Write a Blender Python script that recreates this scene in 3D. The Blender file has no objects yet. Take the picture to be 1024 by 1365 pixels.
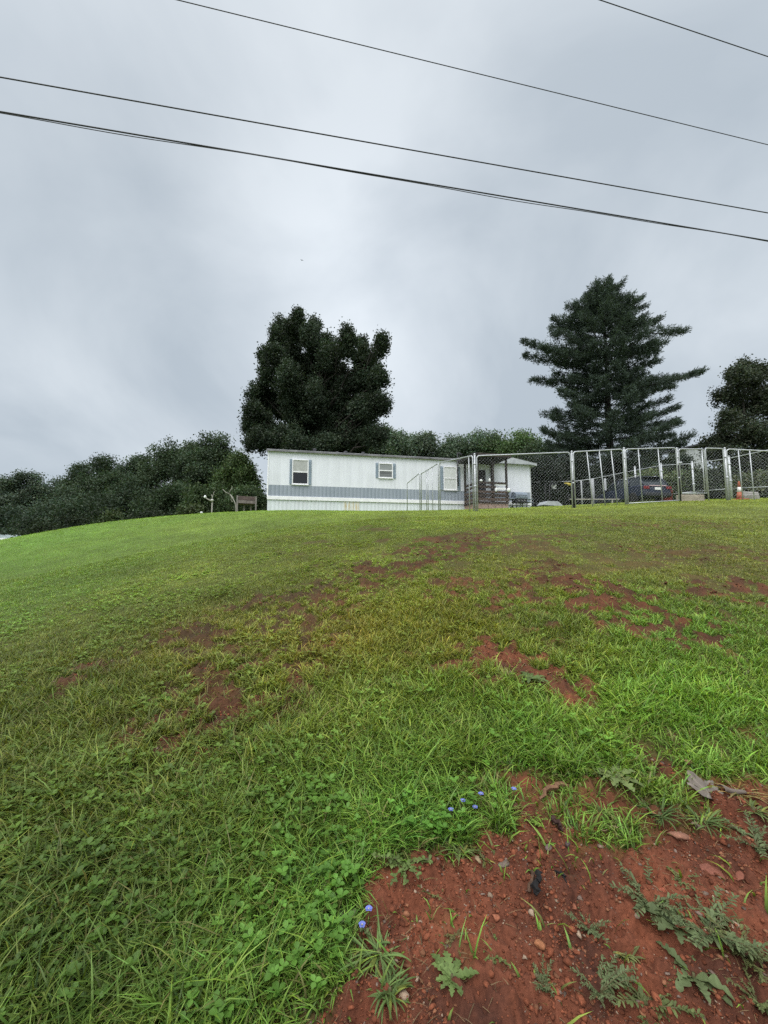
import bpy, math, random
import numpy as np
from mathutils import Vector

# ------------------------------------------------------------------ scene basics
sc = bpy.context.scene
C = sc.collection
sc.view_settings.view_transform = 'Standard'
sc.view_settings.look = 'None'
sc.view_settings.exposure = 0
sc.view_settings.gamma = 1
sc.cycles.max_bounces = 7
sc.cycles.diffuse_bounces = 3
sc.cycles.glossy_bounces = 2
sc.cycles.transmission_bounces = 4
sc.cycles.transparent_max_bounces = 8
sc.cycles.use_denoising = False
sc.render.film_transparent = False

EYE = 1.45
F = 520.0
HORIZON = 728.0
TH = math.atan((HORIZON - 682.5) / F)
CT, ST = math.cos(TH), math.sin(TH)

cam_d = bpy.data.cameras.new('camera')
cam = bpy.data.objects.new('camera', cam_d)
C.objects.link(cam)
cam.location = (0, 0, EYE)
cam.rotation_euler = (math.pi / 2 + TH, 0, 0)
cam_d.sensor_fit = 'VERTICAL'
cam_d.sensor_height = 36
cam_d.lens = 36 * F / 1365
cam_d.clip_start = 0.05
cam_d.clip_end = 2000
sc.camera = cam


def ray(px, py):
    a, b = (px - 512) / F, (682.5 - py) / F
    return np.array([a, CT - b * ST, ST + b * CT])


def at(px, py, Y):
    d = ray(px, py)
    p = d * (Y / d[1])
    p[2] += EYE
    return p


def atz(px, py, z):
    d = ray(px, py)
    p = d * ((z - EYE) / d[2])
    p[2] += EYE
    return p


# ------------------------------------------------------------------ noise
def _hash(ix, iy, s):
    h = (ix.astype(np.int64) * 374761393 + iy.astype(np.int64) * 668265263 + s * 974634777) & 0x7fffffff
    h = ((h ^ (h >> 13)) * 1274126177) & 0x7fffffff
    h = (h ^ (h >> 16)) & 0xffff
    return h / 65535.0


def vnoise(x, y, s=0):
    x = np.asarray(x, float)
    y = np.asarray(y, float)
    ix, iy = np.floor(x), np.floor(y)
    fx, fy = x - ix, y - iy
    fx = fx * fx * (3 - 2 * fx)
    fy = fy * fy * (3 - 2 * fy)
    a = _hash(ix, iy, s)
    b = _hash(ix + 1, iy, s)
    c = _hash(ix, iy + 1, s)
    d = _hash(ix + 1, iy + 1, s)
    return (a * (1 - fx) + b * fx) * (1 - fy) + (c * (1 - fx) + d * fx) * fy


def fbm(x, y, o=4, s=0):
    t = 0
    a = .5
    n = 0
    x = np.asarray(x, float)
    y = np.asarray(y, float)
    for k in range(o):
        t = t + a * vnoise(x, y, s + k * 17)
        n += a
        a *= .5
        x = x * 2.03 + 11.3
        y = y * 2.03 + 5.7
    return t / n


# ------------------------------------------------------------------ terrain height
def _ctrl():
    P = []

    def rel(x, y, z):
        P.append((x, y, z + EYE))
    for y, z in ((0, -1.45), (1, -1.24), (2, -.99), (4, -.50), (7, .13), (10, .71), (12.4, 1.09), (16, 1.42), (20, 1.74)):
        rel(0, y, z)
    rel(0, -3, -1.62)
    rel(0, -10, -1.7)
    rel(-6, 0, -1.75)
    rel(6, 0, -1.25)
    rel(-15, 0, -2.2)
    rel(15, 0, -.9)
    rel(-15, -10, -2.2)
    rel(15, -10, -1.4)
    # crest line read off the photograph
    for px, py, Y in ((0, 722, 14.5), (60, 711.5, 15.5), (130, 700.5, 16.5), (265, 687.5, 18), (355, 683.4, 19.2), (440, 681.5, 19),
                      (625, 682, 12.3), (770, 677, 12.4), (908, 668.5, 13), (1024, 667, 13), (620, 680.5, 20), (770, 676, 20), (908, 668.5, 20), (1024, 667, 20)):
        p = at(px, py, Y)
        P.append(tuple(p))
    rel(-4, 5, -.75)
    rel(-8, 9, -.35)
    rel(5, 5, -.05)
    rel(9, 8, .72)
    rel(5, 2, -.8)
    rel(-4, 1.5, -1.4)
    rel(-18, 14, -.6)
    # beyond the crest
    rel(-14, 24, -.6)
    rel(-24, 24, -2.6)
    rel(-10, 30, .2)
    rel(-32, 40, -4)
    rel(-16, 40, -1.6)
    rel(0, 30, 1.9)
    rel(0, 45, 1.2)
    rel(12, 27, 2.2)
    rel(12, 40, 2.4)
    rel(28, 27, 2.9)
    rel(30, 15, 2.4)
    rel(30, 45, 2.8)
    rel(10, 60, 1.5)
    rel(-40, 60, -5)
    rel(45, 60, 2)
    rel(-40, 10, -3)
    rel(45, 10, 1.5)
    return np.array(P)


_P = _ctrl()


def _phi(r2):
    return np.where(r2 > 1e-12, .5 * r2 * np.log(np.maximum(r2, 1e-12)), 0)


def _solve():
    n = len(_P)
    X = _P[:, :2]
    K = _phi(((X[:, None] - X[None]) ** 2).sum(-1)) + np.eye(n) * .02
    A = np.zeros((n + 3, n + 3))
    A[:n, :n] = K
    A[:n, n] = 1
    A[:n, n + 1:] = X
    A[n, :n] = 1
    A[n + 1:, :n] = X.T
    b = np.zeros(n + 3)
    b[:n] = _P[:, 2]
    return np.linalg.solve(A, b)


_W = _solve()


def hs(x, y):
    """smooth terrain height (world z)"""
    x = np.atleast_1d(np.asarray(x, float))
    y = np.atleast_1d(np.asarray(y, float))
    r = np.hypot(x, y)
    k = np.minimum(1, 68 / np.maximum(r, 1e-6))
    xs, ys = x * k, y * k
    n = len(_P)
    out = np.full(x.shape, _W[n]) + _W[n + 1] * xs + _W[n + 2] * ys
    for i in range(n):
        out += _W[i] * _phi((xs - _P[i, 0]) ** 2 + (ys - _P[i, 1]) ** 2)
    far = np.clip((r - 55) / 60, 0, 1)
    return out * (1 - far) + far * np.clip(out, -4, 2)


def h1(x, y):
    return float(hs(x, y)[0])


def gnd(px, py):
    """the point of the terrain seen at a pixel of the photograph"""
    d = ray(px, py)
    t = np.linspace(.6, 40, 3000)
    z = EYE + d[2] * t - hs(d[0] * t, d[1] * t)
    i = np.argmax(z < 0)
    if z[i] >= 0:
        i = int(np.argmin(z))
    return np.array([d[0] * t[i], d[1] * t[i], h1(d[0] * t[i], d[1] * t[i])])


def gp(px, Y, sink=0.0):
    p = at(px, 680, Y)
    return np.array([p[0], p[1], h1(p[0], p[1]) - sink])


# ------------------------------------------------------------------ bare soil mask (defined on the ground)
def _poly(pts):
    return np.array([gnd(*p)[:2] for p in pts])


MAIN = _poly([(1060, 985), (985, 1003), (905, 1018), (830, 1045), (735, 1058), (655, 1088), (612, 1122), (575, 1170), (530, 1205), (478, 1262), (415, 1320), (385, 1364)])
MAIN = np.vstack([MAIN, [(-.55, .55), (0, -.6), (4, -.6), (5, 1.5)]])


def sd_poly(poly, x, y):
    """signed distance, negative inside"""
    d = np.full(x.shape, 1e9)
    inside = np.zeros(x.shape, bool)
    n = len(poly)
    for i in range(n):
        a, b = poly[i], poly[(i + 1) % n]
        e = b - a
        wx, wy = x - a[0], y - a[1]
        t = np.clip((wx * e[0] + wy * e[1]) / (e @ e + 1e-12), 0, 1)
        d = np.minimum(d, (wx - e[0] * t) ** 2 + (wy - e[1] * t) ** 2)
        c = (a[1] > y) != (b[1] > y)
        with np.errstate(divide='ignore', invalid='ignore'):
            xi = (b[0] - a[0]) * (y - a[1]) / (b[1] - a[1] + 1e-15) + a[0]
        inside ^= c & (x < xi)
    d = np.sqrt(d)
    return np.where(inside, -d, d)


# worn places: (pixel chain along the patch, half width in m, strength)
_worn = [
    ([(645, 885), (680, 893), (712, 902), (738, 908)], .24, 1.0),
    ([(560, 890), (610, 889)], .16, .55),
    ([(748, 772), (790, 790), (830, 810), (868, 825)], .42, .95),
    ([(735, 752), (770, 775)], .3, .5),
    ([(940, 790), (985, 789), (1024, 785)], .30, .9),
    ([(608, 790), (650, 797), (690, 800)], .36, .72),
    ([(700, 815), (720, 835)], .25, .45),
    ([(610, 718), (585, 720)], .4, .75),
    ([(645, 715), (560, 742), (500, 762), (430, 795)], .55, .72),
    ([(565, 748), (505, 760)], .4, .85),
    ([(430, 795), (385, 835), (345, 880), (310, 925)], .5, .70),
    ([(380, 855), (330, 905), (345, 918)], .26, .70),
    ([(205, 858), (240, 845), (272, 858)], .26, .8),
    ([(300, 815), (335, 800), (420, 800)], .22, .75),
    ([(118, 912), (132, 890)], .16, .85),
    ([(300, 950), (325, 948)], .14, .85),
    ([(230, 1000), (270, 985)], .16, .9),
    ([(200, 985), (240, 950)], .2, .5),
    ([(975, 735), (1024, 745)], .5, .4),
    ([(860, 735), (930, 740)], .6, .35),
    ([(440, 900), (470, 905)], .15, .4),
    ([(690, 730), (760, 715)], .6, .35),
    ([(800, 700), (960, 698)], .7, .35),
]
WORN = [(np.array([gnd(*p)[:2] for p in pts]), w, s) for pts, w, s in _worn]


def bare(x, y):
    """0 lush .. 1 bare soil"""
    x = np.asarray(x, float)
    y = np.asarray(y, float)
    wx = x + .35 * (fbm(x * 1.3, y * 1.3, 3, 5) - .5)
    wy = y + .35 * (fbm(x * 1.3, y * 1.3, 3, 9) - .5)
    s = sd_poly(MAIN, x + .28 * (fbm(x * 3, y * 3, 4, 21) - .5), y + .28 * (fbm(x * 3, y * 3, 4, 27) - .5))
    m = np.clip(.48 - s / .28 + (fbm(x * 5, y * 5, 4, 23) - .5) * 2.7, 0, 1)
    m = np.where(s < -.3, np.maximum(m, .85), np.where(s > .3, 0, m))
    n1 = fbm(x * 3.2, y * 3.2, 4, 31)
    n2 = fbm(x * 9, y * 9, 3, 41)
    for pl, w, st in WORN:
        d2 = np.full(x.shape, 1e9)
        for i in range(len(pl) - 1):
            a, b = pl[i], pl[i + 1]
            e = b - a
            t = np.clip(((wx - a[0]) * e[0] + (wy - a[1]) * e[1]) / (e @ e + 1e-12), 0, 1)
            d2 = np.minimum(d2, (wx - a[0] - e[0] * t) ** 2 + (wy - a[1] - e[1] * t) ** 2)
        q = np.exp(-d2 / (w * w)) * st
        k = np.clip((q + (n1 - .5) * 1.1 + (n2 - .5) * 1.9 + (fbm(x * 13, y * 13, 2, 47) - .5) * 3.6 - .50) / .16, 0, 1) * min(.94, .5 + .5 * st)
        m = np.maximum(m, k * np.clip(q * 3, 0, 1))
    # scattered thin spots in the mown part
    r = np.hypot(x, y)
    thin = np.clip((fbm(x * 2.2, y * 2.2, 4, 61) - .64) / .06, 0, 1) * np.clip((r - 3) / 3, 0, 1) * np.clip((11 - r) / 3, 0, 1) * np.clip((x + 3) / 2, 0, 1) * .6
    return np.maximum(m, thin)


def lin(c):
    c = np.asarray(c, float) / 255
    return np.where(c <= .04045, c / 12.92, ((c + .055) / 1.055) ** 2.4)


# grass colour over the lawn
_gc = [
    (30, 735, (100, 148, 52)), (130, 720, (110, 152, 55)), (300, 700, (118, 152, 58)), (500, 695, (124, 155, 58)), (700, 695, (126, 152, 58)), (900, 690, (128, 150, 60)), (1010, 690, (122, 140, 60)),
    (60, 790, (104, 144, 54)), (250, 770, (122, 146, 58)), (450, 740, (128, 146, 56)), (700, 750, (124, 140, 56)), (900, 740, (124, 136, 60)),
    (60, 870, (106, 130, 56)), (250, 850, (110, 124, 56)), (450, 850, (126, 138, 58)), (600, 840, (122, 142, 54)), (900, 850, (94, 144, 54)), (760, 860, (106, 136, 54)),
    (60, 960, (92, 122, 54)), (250, 950, (96, 120, 54)), (450, 950, (98, 134, 56)), (600, 960, (96, 140, 54)), (900, 940, (92, 148, 52)),
    (60, 1080, (84, 116, 50)), (250, 1080, (86, 120, 50)), (450, 1080, (88, 134, 52)), (700, 1020, (90, 146, 52)),
    (60, 1250, (76, 112, 48)), (250, 1250, (80, 120, 52)), (430, 1200, (84, 136, 56)), (560, 1110, (86, 142, 56)), (100, 1350, (74, 114, 46)), (330, 1350, (84, 134, 56)),
]
_GCX = np.array([gnd(a, b)[:2] for a, b, c in _gc])
_GCQ = np.column_stack([np.arctan2(_GCX[:, 0], _GCX[:, 1]) * 1.2, np.log(np.hypot(_GCX[:, 0], _GCX[:, 1]))])
_GCC = np.array([lin(c) for a, b, c in _gc])
KG = 1.0


def grass_col(x, y):
    q = np.column_stack([np.arctan2(x, y) * 1.2, np.log(np.maximum(np.hypot(x, y), .5))])
    num = np.zeros((len(x), 3))
    den = np.zeros(len(x))
    for i in range(len(_GCQ)):
        w = 1 / (((q - _GCQ[i]) ** 2).sum(1) + .01) ** 1.6
        num += w[:, None] * _GCC[i]
        den += w
    c = num / den[:, None]
    n = fbm(x * .9, y * .9, 4, 71)[:, None]
    n2 = fbm(x * 4, y * 4, 3, 77)[:, None]
    c = c * (.72 + .56 * n) * (.75 + .5 * n2)
    dry = np.clip((fbm(x * .5 + 9, y * .5, 3, 83) - .5) * 3, 0, .35)[:, None]
    c = c * (1 - dry) + dry * c * np.array([1.15, 1.0, .95])
    lum = c.mean(1)[:, None]
    sat = np.clip(.13 + (np.hypot(x, y)[:, None] - 3) * .03, .13, .22)
    c = c * (1 - sat) + lum * sat
    mid = np.clip((np.hypot(x, y) - 2.5) / 3, 0, 1)[:, None]
    c = c * (np.array([1.38, 1.06, .80]) * (1 - mid) + mid * np.array([1.27, 1.20, .90]))
    return c * KG


# ------------------------------------------------------------------ materials
MATS = {}


def nt(name):
    m = bpy.data.materials.new(name)
    m.use_nodes = True
    t = m.node_tree
    return m, t, t.nodes['Principled BSDF']


def mat(name, col, rough=.6, var=.25, scale=6.0, metal=0.0, bump=.0, spec=.3, stretch=(1, 1, 1), col2=None):
    """plain surface with uneven colour: two noises mix the colour with a darker (or second) tone"""
    if name in MATS:
        return MATS[name]
    m, t, b = nt(name)
    N, L = t.nodes, t.links
    tc = N.new('ShaderNodeTexCoord')
    mp = N.new('ShaderNodeMapping')
    mp.inputs['Scale'].default_value = stretch
    L.new(tc.outputs['Object'], mp.inputs['Vector'])
    n = N.new('ShaderNodeTexNoise')
    n.inputs['Scale'].default_value = scale
    n.inputs['Detail'].default_value = 6
    n.inputs['Roughness'].default_value = .65
    L.new(mp.outputs[0], n.inputs['Vector'])
    r = N.new('ShaderNodeValToRGB')
    c2 = col2 if col2 is not None else tuple(c * (1 - var) for c in col)
    c1 = tuple(min(1, c * (1 + var * .35)) for c in col) if col2 is None else col
    r.color_ramp.elements[0].position = .3
    r.color_ramp.elements[1].position = .68
    r.color_ramp.elements[0].color = (*c2, 1)
    r.color_ramp.elements[1].color = (*c1, 1)
    L.new(n.outputs['Fac'], r.inputs['Fac'])
    L.new(r.outputs['Color'], b.inputs['Base Color'])
    b.inputs['Roughness'].default_value = rough
    b.inputs['Metallic'].default_value = metal
    b.inputs['Specular IOR Level'].default_value = spec
    if bump:
        bp = N.new('ShaderNodeBump')
        bp.inputs['Strength'].default_value = bump
        bp.inputs['Distance'].default_value = .02
        L.new(n.outputs['Fac'], bp.inputs['Height'])
        L.new(bp.outputs[0], b.inputs['Normal'])
    MATS[name] = m
    return m


def leaf_mat(name, rough=.55, transl=.3, tint=(1.25, 1.15, .6), spec=.25):
    """vertex coloured foliage, partly translucent"""
    if name in MATS:
        return MATS[name]
    m, t, b = nt(name)
    N, L = t.nodes, t.links
    a = N.new('ShaderNodeAttribute')
    a.attribute_name = 'col'
    L.new(a.outputs['Color'], b.inputs['Base Color'])
    b.inputs['Roughness'].default_value = rough
    b.inputs['Specular IOR Level'].default_value = spec
    tr = N.new('ShaderNodeBsdfTranslucent')
    mx = N.new('ShaderNodeMix')
    mx.data_type = 'RGBA'
    mx.blend_type = 'MULTIPLY'
    mx.inputs['Factor'].default_value = 1
    L.new(a.outputs['Color'], mx.inputs['A'])
    mx.inputs['B'].default_value = (*tint, 1)
    L.new(mx.outputs['Result'], tr.inputs['Color'])
    ms = N.new('ShaderNodeMixShader')
    ms.inputs[0].default_value = transl
    L.new(b.outputs[0], ms.inputs[1])
    L.new(tr.outputs[0], ms.inputs[2])
    L.new(ms.outputs[0], N['Material Output'].inputs['Surface'])
    MATS[name] = m
    return m


def vcol_mat(name, rough=.9, bump=.4, scale=60, spec=.2, var=.35):
    if name in MATS:
        return MATS[name]
    m, t, b = nt(name)
    N, L = t.nodes, t.links
    a = N.new('ShaderNodeAttribute')
    a.attribute_name = 'col'
    tc = N.new('ShaderNodeTexCoord')
    n = N.new('ShaderNodeTexNoise')
    n.inputs['Scale'].default_value = scale
    n.inputs['Detail'].default_value = 8
    n.inputs['Roughness'].default_value = .7
    L.new(tc.outputs['Object'], n.inputs['Vector'])
    r = N.new('ShaderNodeValToRGB')
    r.color_ramp.elements[0].position = .3
    r.color_ramp.elements[1].position = .7
    r.color_ramp.elements[0].color = (1 - var, 1 - var, 1 - var, 1)
    r.color_ramp.elements[1].color = (1 + var * .6, 1 + var * .6, 1 + var * .6, 1)
    L.new(n.outputs['Fac'], r.inputs['Fac'])
    mx = N.new('ShaderNodeMix')
    mx.data_type = 'RGBA'
    mx.blend_type = 'MULTIPLY'
    mx.inputs['Factor'].default_value = 1
    L.new(a.outputs['Color'], mx.inputs['A'])
    L.new(r.outputs['Color'], mx.inputs['B'])
    L.new(mx.outputs['Result'], b.inputs['Base Color'])
    b.inputs['Roughness'].default_value = rough
    b.inputs['Specular IOR Level'].default_value = spec
    bp = N.new('ShaderNodeBump')
    bp.inputs['Strength'].default_value = bump
    bp.inputs['Distance'].default_value = .01
    L.new(n.outputs['Fac'], bp.inputs['Height'])
    L.new(bp.outputs[0], b.inputs['Normal'])
    MATS[name] = m
    return m


def glass_mat(name, col, rough=.08):
    if name in MATS:
        return MATS[name]
    m, t, b = nt(name)
    b.inputs['Base Color'].default_value = (*col, 1)
    b.inputs['Roughness'].default_value = rough
    b.inputs['Specular IOR Level'].default_value = .5
    MATS[name] = m
    return m


# ------------------------------------------------------------------ object helpers
def tag(o, label=None, cat=None, group=None, kind=None):
    if label:
        o['label'] = label
    if cat:
        o['category'] = cat
    if group:
        o['group'] = group
    if kind:
        o['kind'] = kind
    return o


def thing(name, label, cat, loc=(0, 0, 0), rz=0, group=None):
    o = bpy.data.objects.new(name, None)
    C.objects.link(o)
    o.empty_display_size = .2
    o.location = tuple(float(v) for v in loc)
    o.rotation_euler = (0, 0, rz)
    return tag(o, label, cat, group)


def link_mesh(name, me, m, parent=None):
    o = bpy.data.objects.new(name, me)
    C.objects.link(o)
    if m is not None:
        me.materials.append(m)
    if parent is not None:
        o.parent = parent
    return o


def np_mesh(name, V, polys, m, parent=None, col=None, smooth=False):
    """V (n,3); polys: list of (k,sides) index arrays; col (n,3) vertex colours"""
    me = bpy.data.meshes.new(name)
    V = np.ascontiguousarray(V, dtype=np.float32)
    me.vertices.add(len(V))
    me.vertices.foreach_set('co', V.ravel())
    loops = np.concatenate([p.ravel() for p in polys]).astype(np.int32)
    tot = np.concatenate([np.full(len(p), p.shape[1], np.int32) for p in polys])
    start = np.concatenate([[0], np.cumsum(tot)[:-1]]).astype(np.int32)
    me.loops.add(len(loops))
    me.loops.foreach_set('vertex_index', loops)
    me.polygons.add(len(tot))
    me.polygons.foreach_set('loop_start', start)
    me.polygons.foreach_set('loop_total', tot)
    if smooth:
        me.polygons.foreach_set('use_smooth', np.ones(len(tot), bool))
    me.update(calc_edges=True)
    if col is not None:
        a = me.attributes.new('col', 'FLOAT_COLOR', 'POINT')
        c = np.ones((len(V), 4), np.float32)
        c[:, :3] = col
        a.data.foreach_set('color', c.ravel())
    return link_mesh(name, me, m, parent)


class MB:
    def __init__(s):
        s.v = []
        s.f = []
        s.sm = []

    def add(s, vs, fs, smooth=False):
        o = len(s.v)
        s.v += [tuple(float(q) for q in v) for v in vs]
        s.f += [tuple(i + o for i in f) for f in fs]
        s.sm += [smooth] * len(fs)
        return s

    def box(s, x0, x1, y0, y1, z0, z1, bev=0.0):
        if bev > 0:
            b = min(bev, (x1 - x0) * .45, (y1 - y0) * .45, (z1 - z0) * .45)
            vs, idx = [], {}
            xs, ys, zs = (x0, x1), (y0, y1), (z0, z1)
            sg = (1, -1)
            for i in (0, 1):
                for j in (0, 1):
                    for k in (0, 1):
                        c = (xs[i], ys[j], zs[k])
                        d = (sg[i] * b, sg[j] * b, sg[k] * b)
                        for ax in range(3):
                            p = [c[q] + (0 if q == ax else d[q]) for q in range(3)]
                            idx[i, j, k, ax] = len(vs)
                            vs.append(p)
            fs = []
            for ax in range(3):
                o1, o2 = [q for q in range(3) if q != ax]
                for sd in (0, 1):
                    q = []
                    for a, c in ((0, 0), (1, 0), (1, 1), (0, 1)):
                        key = [0, 0, 0]
                        key[ax] = sd
                        key[o1] = a
                        key[o2] = c
                        q.append(idx[(*key, ax)])
                    if (sd == 0) == (ax != 1):
                        q.reverse()
                    fs.append(q)
            for ax in range(3):           # edges along ax
                o1, o2 = [q for q in range(3) if q != ax]
                for a in (0, 1):
                    for c in (0, 1):
                        k0, k1 = [0, 0, 0], [0, 0, 0]
                        k0[o1] = k1[o1] = a
                        k0[o2] = k1[o2] = c
                        k1[ax] = 1
                        fs.append([idx[(*k0, o1)], idx[(*k1, o1)], idx[(*k1, o2)], idx[(*k0, o2)]])
            for i in (0, 1):
                for j in (0, 1):
                    for k in (0, 1):
                        fs.append([idx[i, j, k, q] for q in range(3)])
            return s.add(vs, fs)
        vs = [(x, y, z) for z in (z0, z1) for x, y in ((x0, y0), (x1, y0), (x1, y1), (x0, y1))]
        return s.add(vs, [(3, 2, 1, 0), (4, 5, 6, 7), (0, 1, 5, 4), (1, 2, 6, 5), (2, 3, 7, 6), (3, 0, 4, 7)])

    def tube(s, pts, r, n=8, cap=True):
        pts = [Vector([float(q) for q in p]) for p in pts]
        rs = r if isinstance(r, (list, tuple)) else [r] * len(pts)
        vs, fs = [], []
        up = None
        for i, p in enumerate(pts):
            a = pts[min(i + 1, len(pts) - 1)] - pts[max(i - 1, 0)]
            a.normalize()
            if up is None:
                up = Vector((0, 0, 1)) if abs(a.z) < .9 else Vector((1, 0, 0))
            u = (up - a * up.dot(a)).normalized()
            up = u
            w = a.cross(u)
            for k in range(n):
                t = 2 * math.pi * k / n
                vs.append(p + (u * math.cos(t) + w * math.sin(t)) * rs[i])
        for i in range(len(pts) - 1):
            for k in range(n):
                k2 = (k + 1) % n
                fs.append((i * n + k, i * n + k2, (i + 1) * n + k2, (i + 1) * n + k))
        if cap:
            fs.append(tuple(range(n - 1, -1, -1)))
            fs.append(tuple((len(pts) - 1) * n + k for k in range(n)))
        return s.add(vs, fs, True)

    def lathe(s, prof, n=16, c=(0, 0, 0)):
        vs, fs = [], []
        for r, z in prof:
            for k in range(n):
                t = 2 * math.pi * k / n
                vs.append((c[0] + r * math.cos(t), c[1] + r * math.sin(t), c[2] + z))
        for i in range(len(prof) - 1):
            for k in range(n):
                k2 = (k + 1) % n
                fs.append((i * n + k, i * n + k2, (i + 1) * n + k2, (i + 1) * n + k))
        fs.append(tuple(range(n - 1, -1, -1)))
        fs.append(tuple((len(prof) - 1) * n + k for k in range(n)))
        return s.add(vs, fs, True)

    def prism(s, poly, y0, y1, ax='y'):
        """polygon in x,z extruded in y (or in y,z along x)"""
        n = len(poly)
        if ax == 'y':
            vs = [(a, y0, b) for a, b in poly] + [(a, y1, b) for a, b in poly]
        else:
            vs = [(y0, a, b) for a, b in poly] + [(y1, a, b) for a, b in poly]
        fs = [tuple(range(n)), tuple(range(2 * n - 1, n - 1, -1))]
        for i in range(n):
            j = (i + 1) % n
            fs.append((j, i, n + i, n + j))
        return s.add(vs, fs)

    def build(s, name, m, parent=None, fix=True):
        me = bpy.data.meshes.new(name)
        me.from_pydata(s.v, [], s.f)
        me.polygons.foreach_set('use_smooth', s.sm)
        me.update()
        if fix:
            import bmesh
            bm = bmesh.new()
            bm.from_mesh(me)
            bmesh.ops.recalc_face_normals(bm, faces=bm.faces)
            bm.to_mesh(me)
            bm.free()
        return link_mesh(name, me, m, parent)


rng = np.random.default_rng(7)
random.seed(7)

# ------------------------------------------------------------------ world and light
w = bpy.data.worlds.new('World')
sc.world = w
w.use_nodes = True
T = w.node_tree
N, L = T.nodes, T.links
bg = N['Background']
SUN_EL, SUN_AZ = math.radians(58), math.radians(205)      # behind the viewer, a little to the left
sky = N.new('ShaderNodeTexSky')
sky.sky_type = 'NISHITA'
sky.sun_disc = False
sky.sun_elevation = SUN_EL
sky.sun_rotation = SUN_AZ
sk = N.new('ShaderNodeMix')
sk.data_type = 'RGBA'
sk.blend_type = 'MULTIPLY'
sk.inputs['Factor'].default_value = 1
sk.inputs['B'].default_value = (.8, .8, .8, 1)
L.new(sky.outputs[0], sk.inputs['A'])
tc = N.new('ShaderNodeTexCoord')
sep = N.new('ShaderNodeSeparateXYZ')
L.new(tc.outputs['Generated'], sep.inputs[0])


def math_node(op, a, b=None, cl=False):
    n = N.new('ShaderNodeMath')
    n.operation = op
    n.use_clamp = cl
    for i, v in enumerate((a, b)):
        if v is None:
            continue
        if isinstance(v, (int, float)):
            n.inputs[i].default_value = v
        else:
            L.new(v, n.inputs[i])
    return n.outputs[0]


# stratus deck: project the direction on a plane so that the clouds stretch towards the horizon
zc = math_node('MAXIMUM', sep.outputs['Z'], 0.0)
zd = math_node('ADD', zc, .7)
cx = math_node('DIVIDE', sep.outputs['X'], zd)
cy = math_node('DIVIDE', sep.outputs['Y'], zd)
cmb = N.new('ShaderNodeCombineXYZ')
L.new(cx, cmb.inputs[0])
L.new(cy, cmb.inputs[1])
n1 = N.new('ShaderNodeTexNoise')
n1.inputs['Scale'].default_value = 2.1
n1.inputs['Detail'].default_value = 6
n1.inputs['Roughness'].default_value = .5
n1.inputs['Distortion'].default_value = .5
mpn = N.new('ShaderNodeMapping')
mpn.inputs['Location'].default_value = (2.3, .9, 0)
L.new(cmb.outputs[0], mpn.inputs['Vector'])
L.new(mpn.outputs[0], n1.inputs['Vector'])
cl = N.new('ShaderNodeValToRGB')
e = cl.color_ramp.elements
e[0].position = .36
e[1].position = .64
e[0].color = (.50, .575, .650, 1)
e[1].color = (.705, .775, .84, 1)
L.new(n1.outputs['Fac'], cl.inputs['Fac'])
# brightness: low deck near the horizon, unseen zenith boosted as added light
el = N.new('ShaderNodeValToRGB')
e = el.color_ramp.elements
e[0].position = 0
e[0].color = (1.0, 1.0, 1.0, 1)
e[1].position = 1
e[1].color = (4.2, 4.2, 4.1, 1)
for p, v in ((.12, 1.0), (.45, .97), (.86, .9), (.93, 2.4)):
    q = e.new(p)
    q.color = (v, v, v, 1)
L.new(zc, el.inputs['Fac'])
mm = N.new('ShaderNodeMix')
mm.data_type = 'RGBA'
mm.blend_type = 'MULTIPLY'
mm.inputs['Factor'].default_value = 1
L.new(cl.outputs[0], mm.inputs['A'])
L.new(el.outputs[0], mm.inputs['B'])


# thinner, brighter places of the deck
def glow(px, py, power, amp, prev):
    d = ray(px, py)
    d = d / np.linalg.norm(d)
    v = N.new('ShaderNodeVectorMath')
    v.operation = 'DOT_PRODUCT'
    L.new(tc.outputs['Generated'], v.inputs[0])
    v.inputs[1].default_value = tuple(d)
    k = math_node('POWER', math_node('MAXIMUM', v.outputs['Value'], 0), power)
    k = math_node('MULTIPLY', k, math_node('ADD', math_node('MULTIPLY', n1.outputs['Fac'], 1.2), .4))
    k = math_node('MULTIPLY', k, amp)
    m = N.new('ShaderNodeMix')
    m.data_type = 'RGBA'
    m.blend_type = 'ADD'
    m.clamp_factor = False
    m.inputs['B'].default_value = (.97, .98, 1, 1)
    L.new(k, m.inputs['Factor'])
    L.new(prev, m.inputs['A'])
    return m.outputs['Result']


out = glow(470, 400, 26, .20, mm.outputs['Result'])
out = glow(800, 180, 14, .06, out)
# unseen sky around the sun, behind the viewer, brightened to light the scene
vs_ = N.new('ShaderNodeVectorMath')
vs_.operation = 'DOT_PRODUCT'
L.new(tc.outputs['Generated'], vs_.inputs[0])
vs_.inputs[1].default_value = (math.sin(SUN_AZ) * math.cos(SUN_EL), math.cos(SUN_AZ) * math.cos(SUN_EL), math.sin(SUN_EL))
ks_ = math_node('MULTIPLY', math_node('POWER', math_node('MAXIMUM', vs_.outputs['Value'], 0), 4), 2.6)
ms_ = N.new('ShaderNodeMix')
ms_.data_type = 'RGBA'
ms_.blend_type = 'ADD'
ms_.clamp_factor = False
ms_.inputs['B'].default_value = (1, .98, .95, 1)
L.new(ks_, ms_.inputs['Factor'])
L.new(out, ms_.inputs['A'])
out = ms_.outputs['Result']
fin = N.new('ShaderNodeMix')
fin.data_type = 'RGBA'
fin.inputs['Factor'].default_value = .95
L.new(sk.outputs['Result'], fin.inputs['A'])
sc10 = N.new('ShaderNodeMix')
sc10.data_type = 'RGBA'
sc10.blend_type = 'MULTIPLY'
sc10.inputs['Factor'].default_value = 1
sc10.inputs['B'].default_value = (10, 10, 10, 1)
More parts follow.
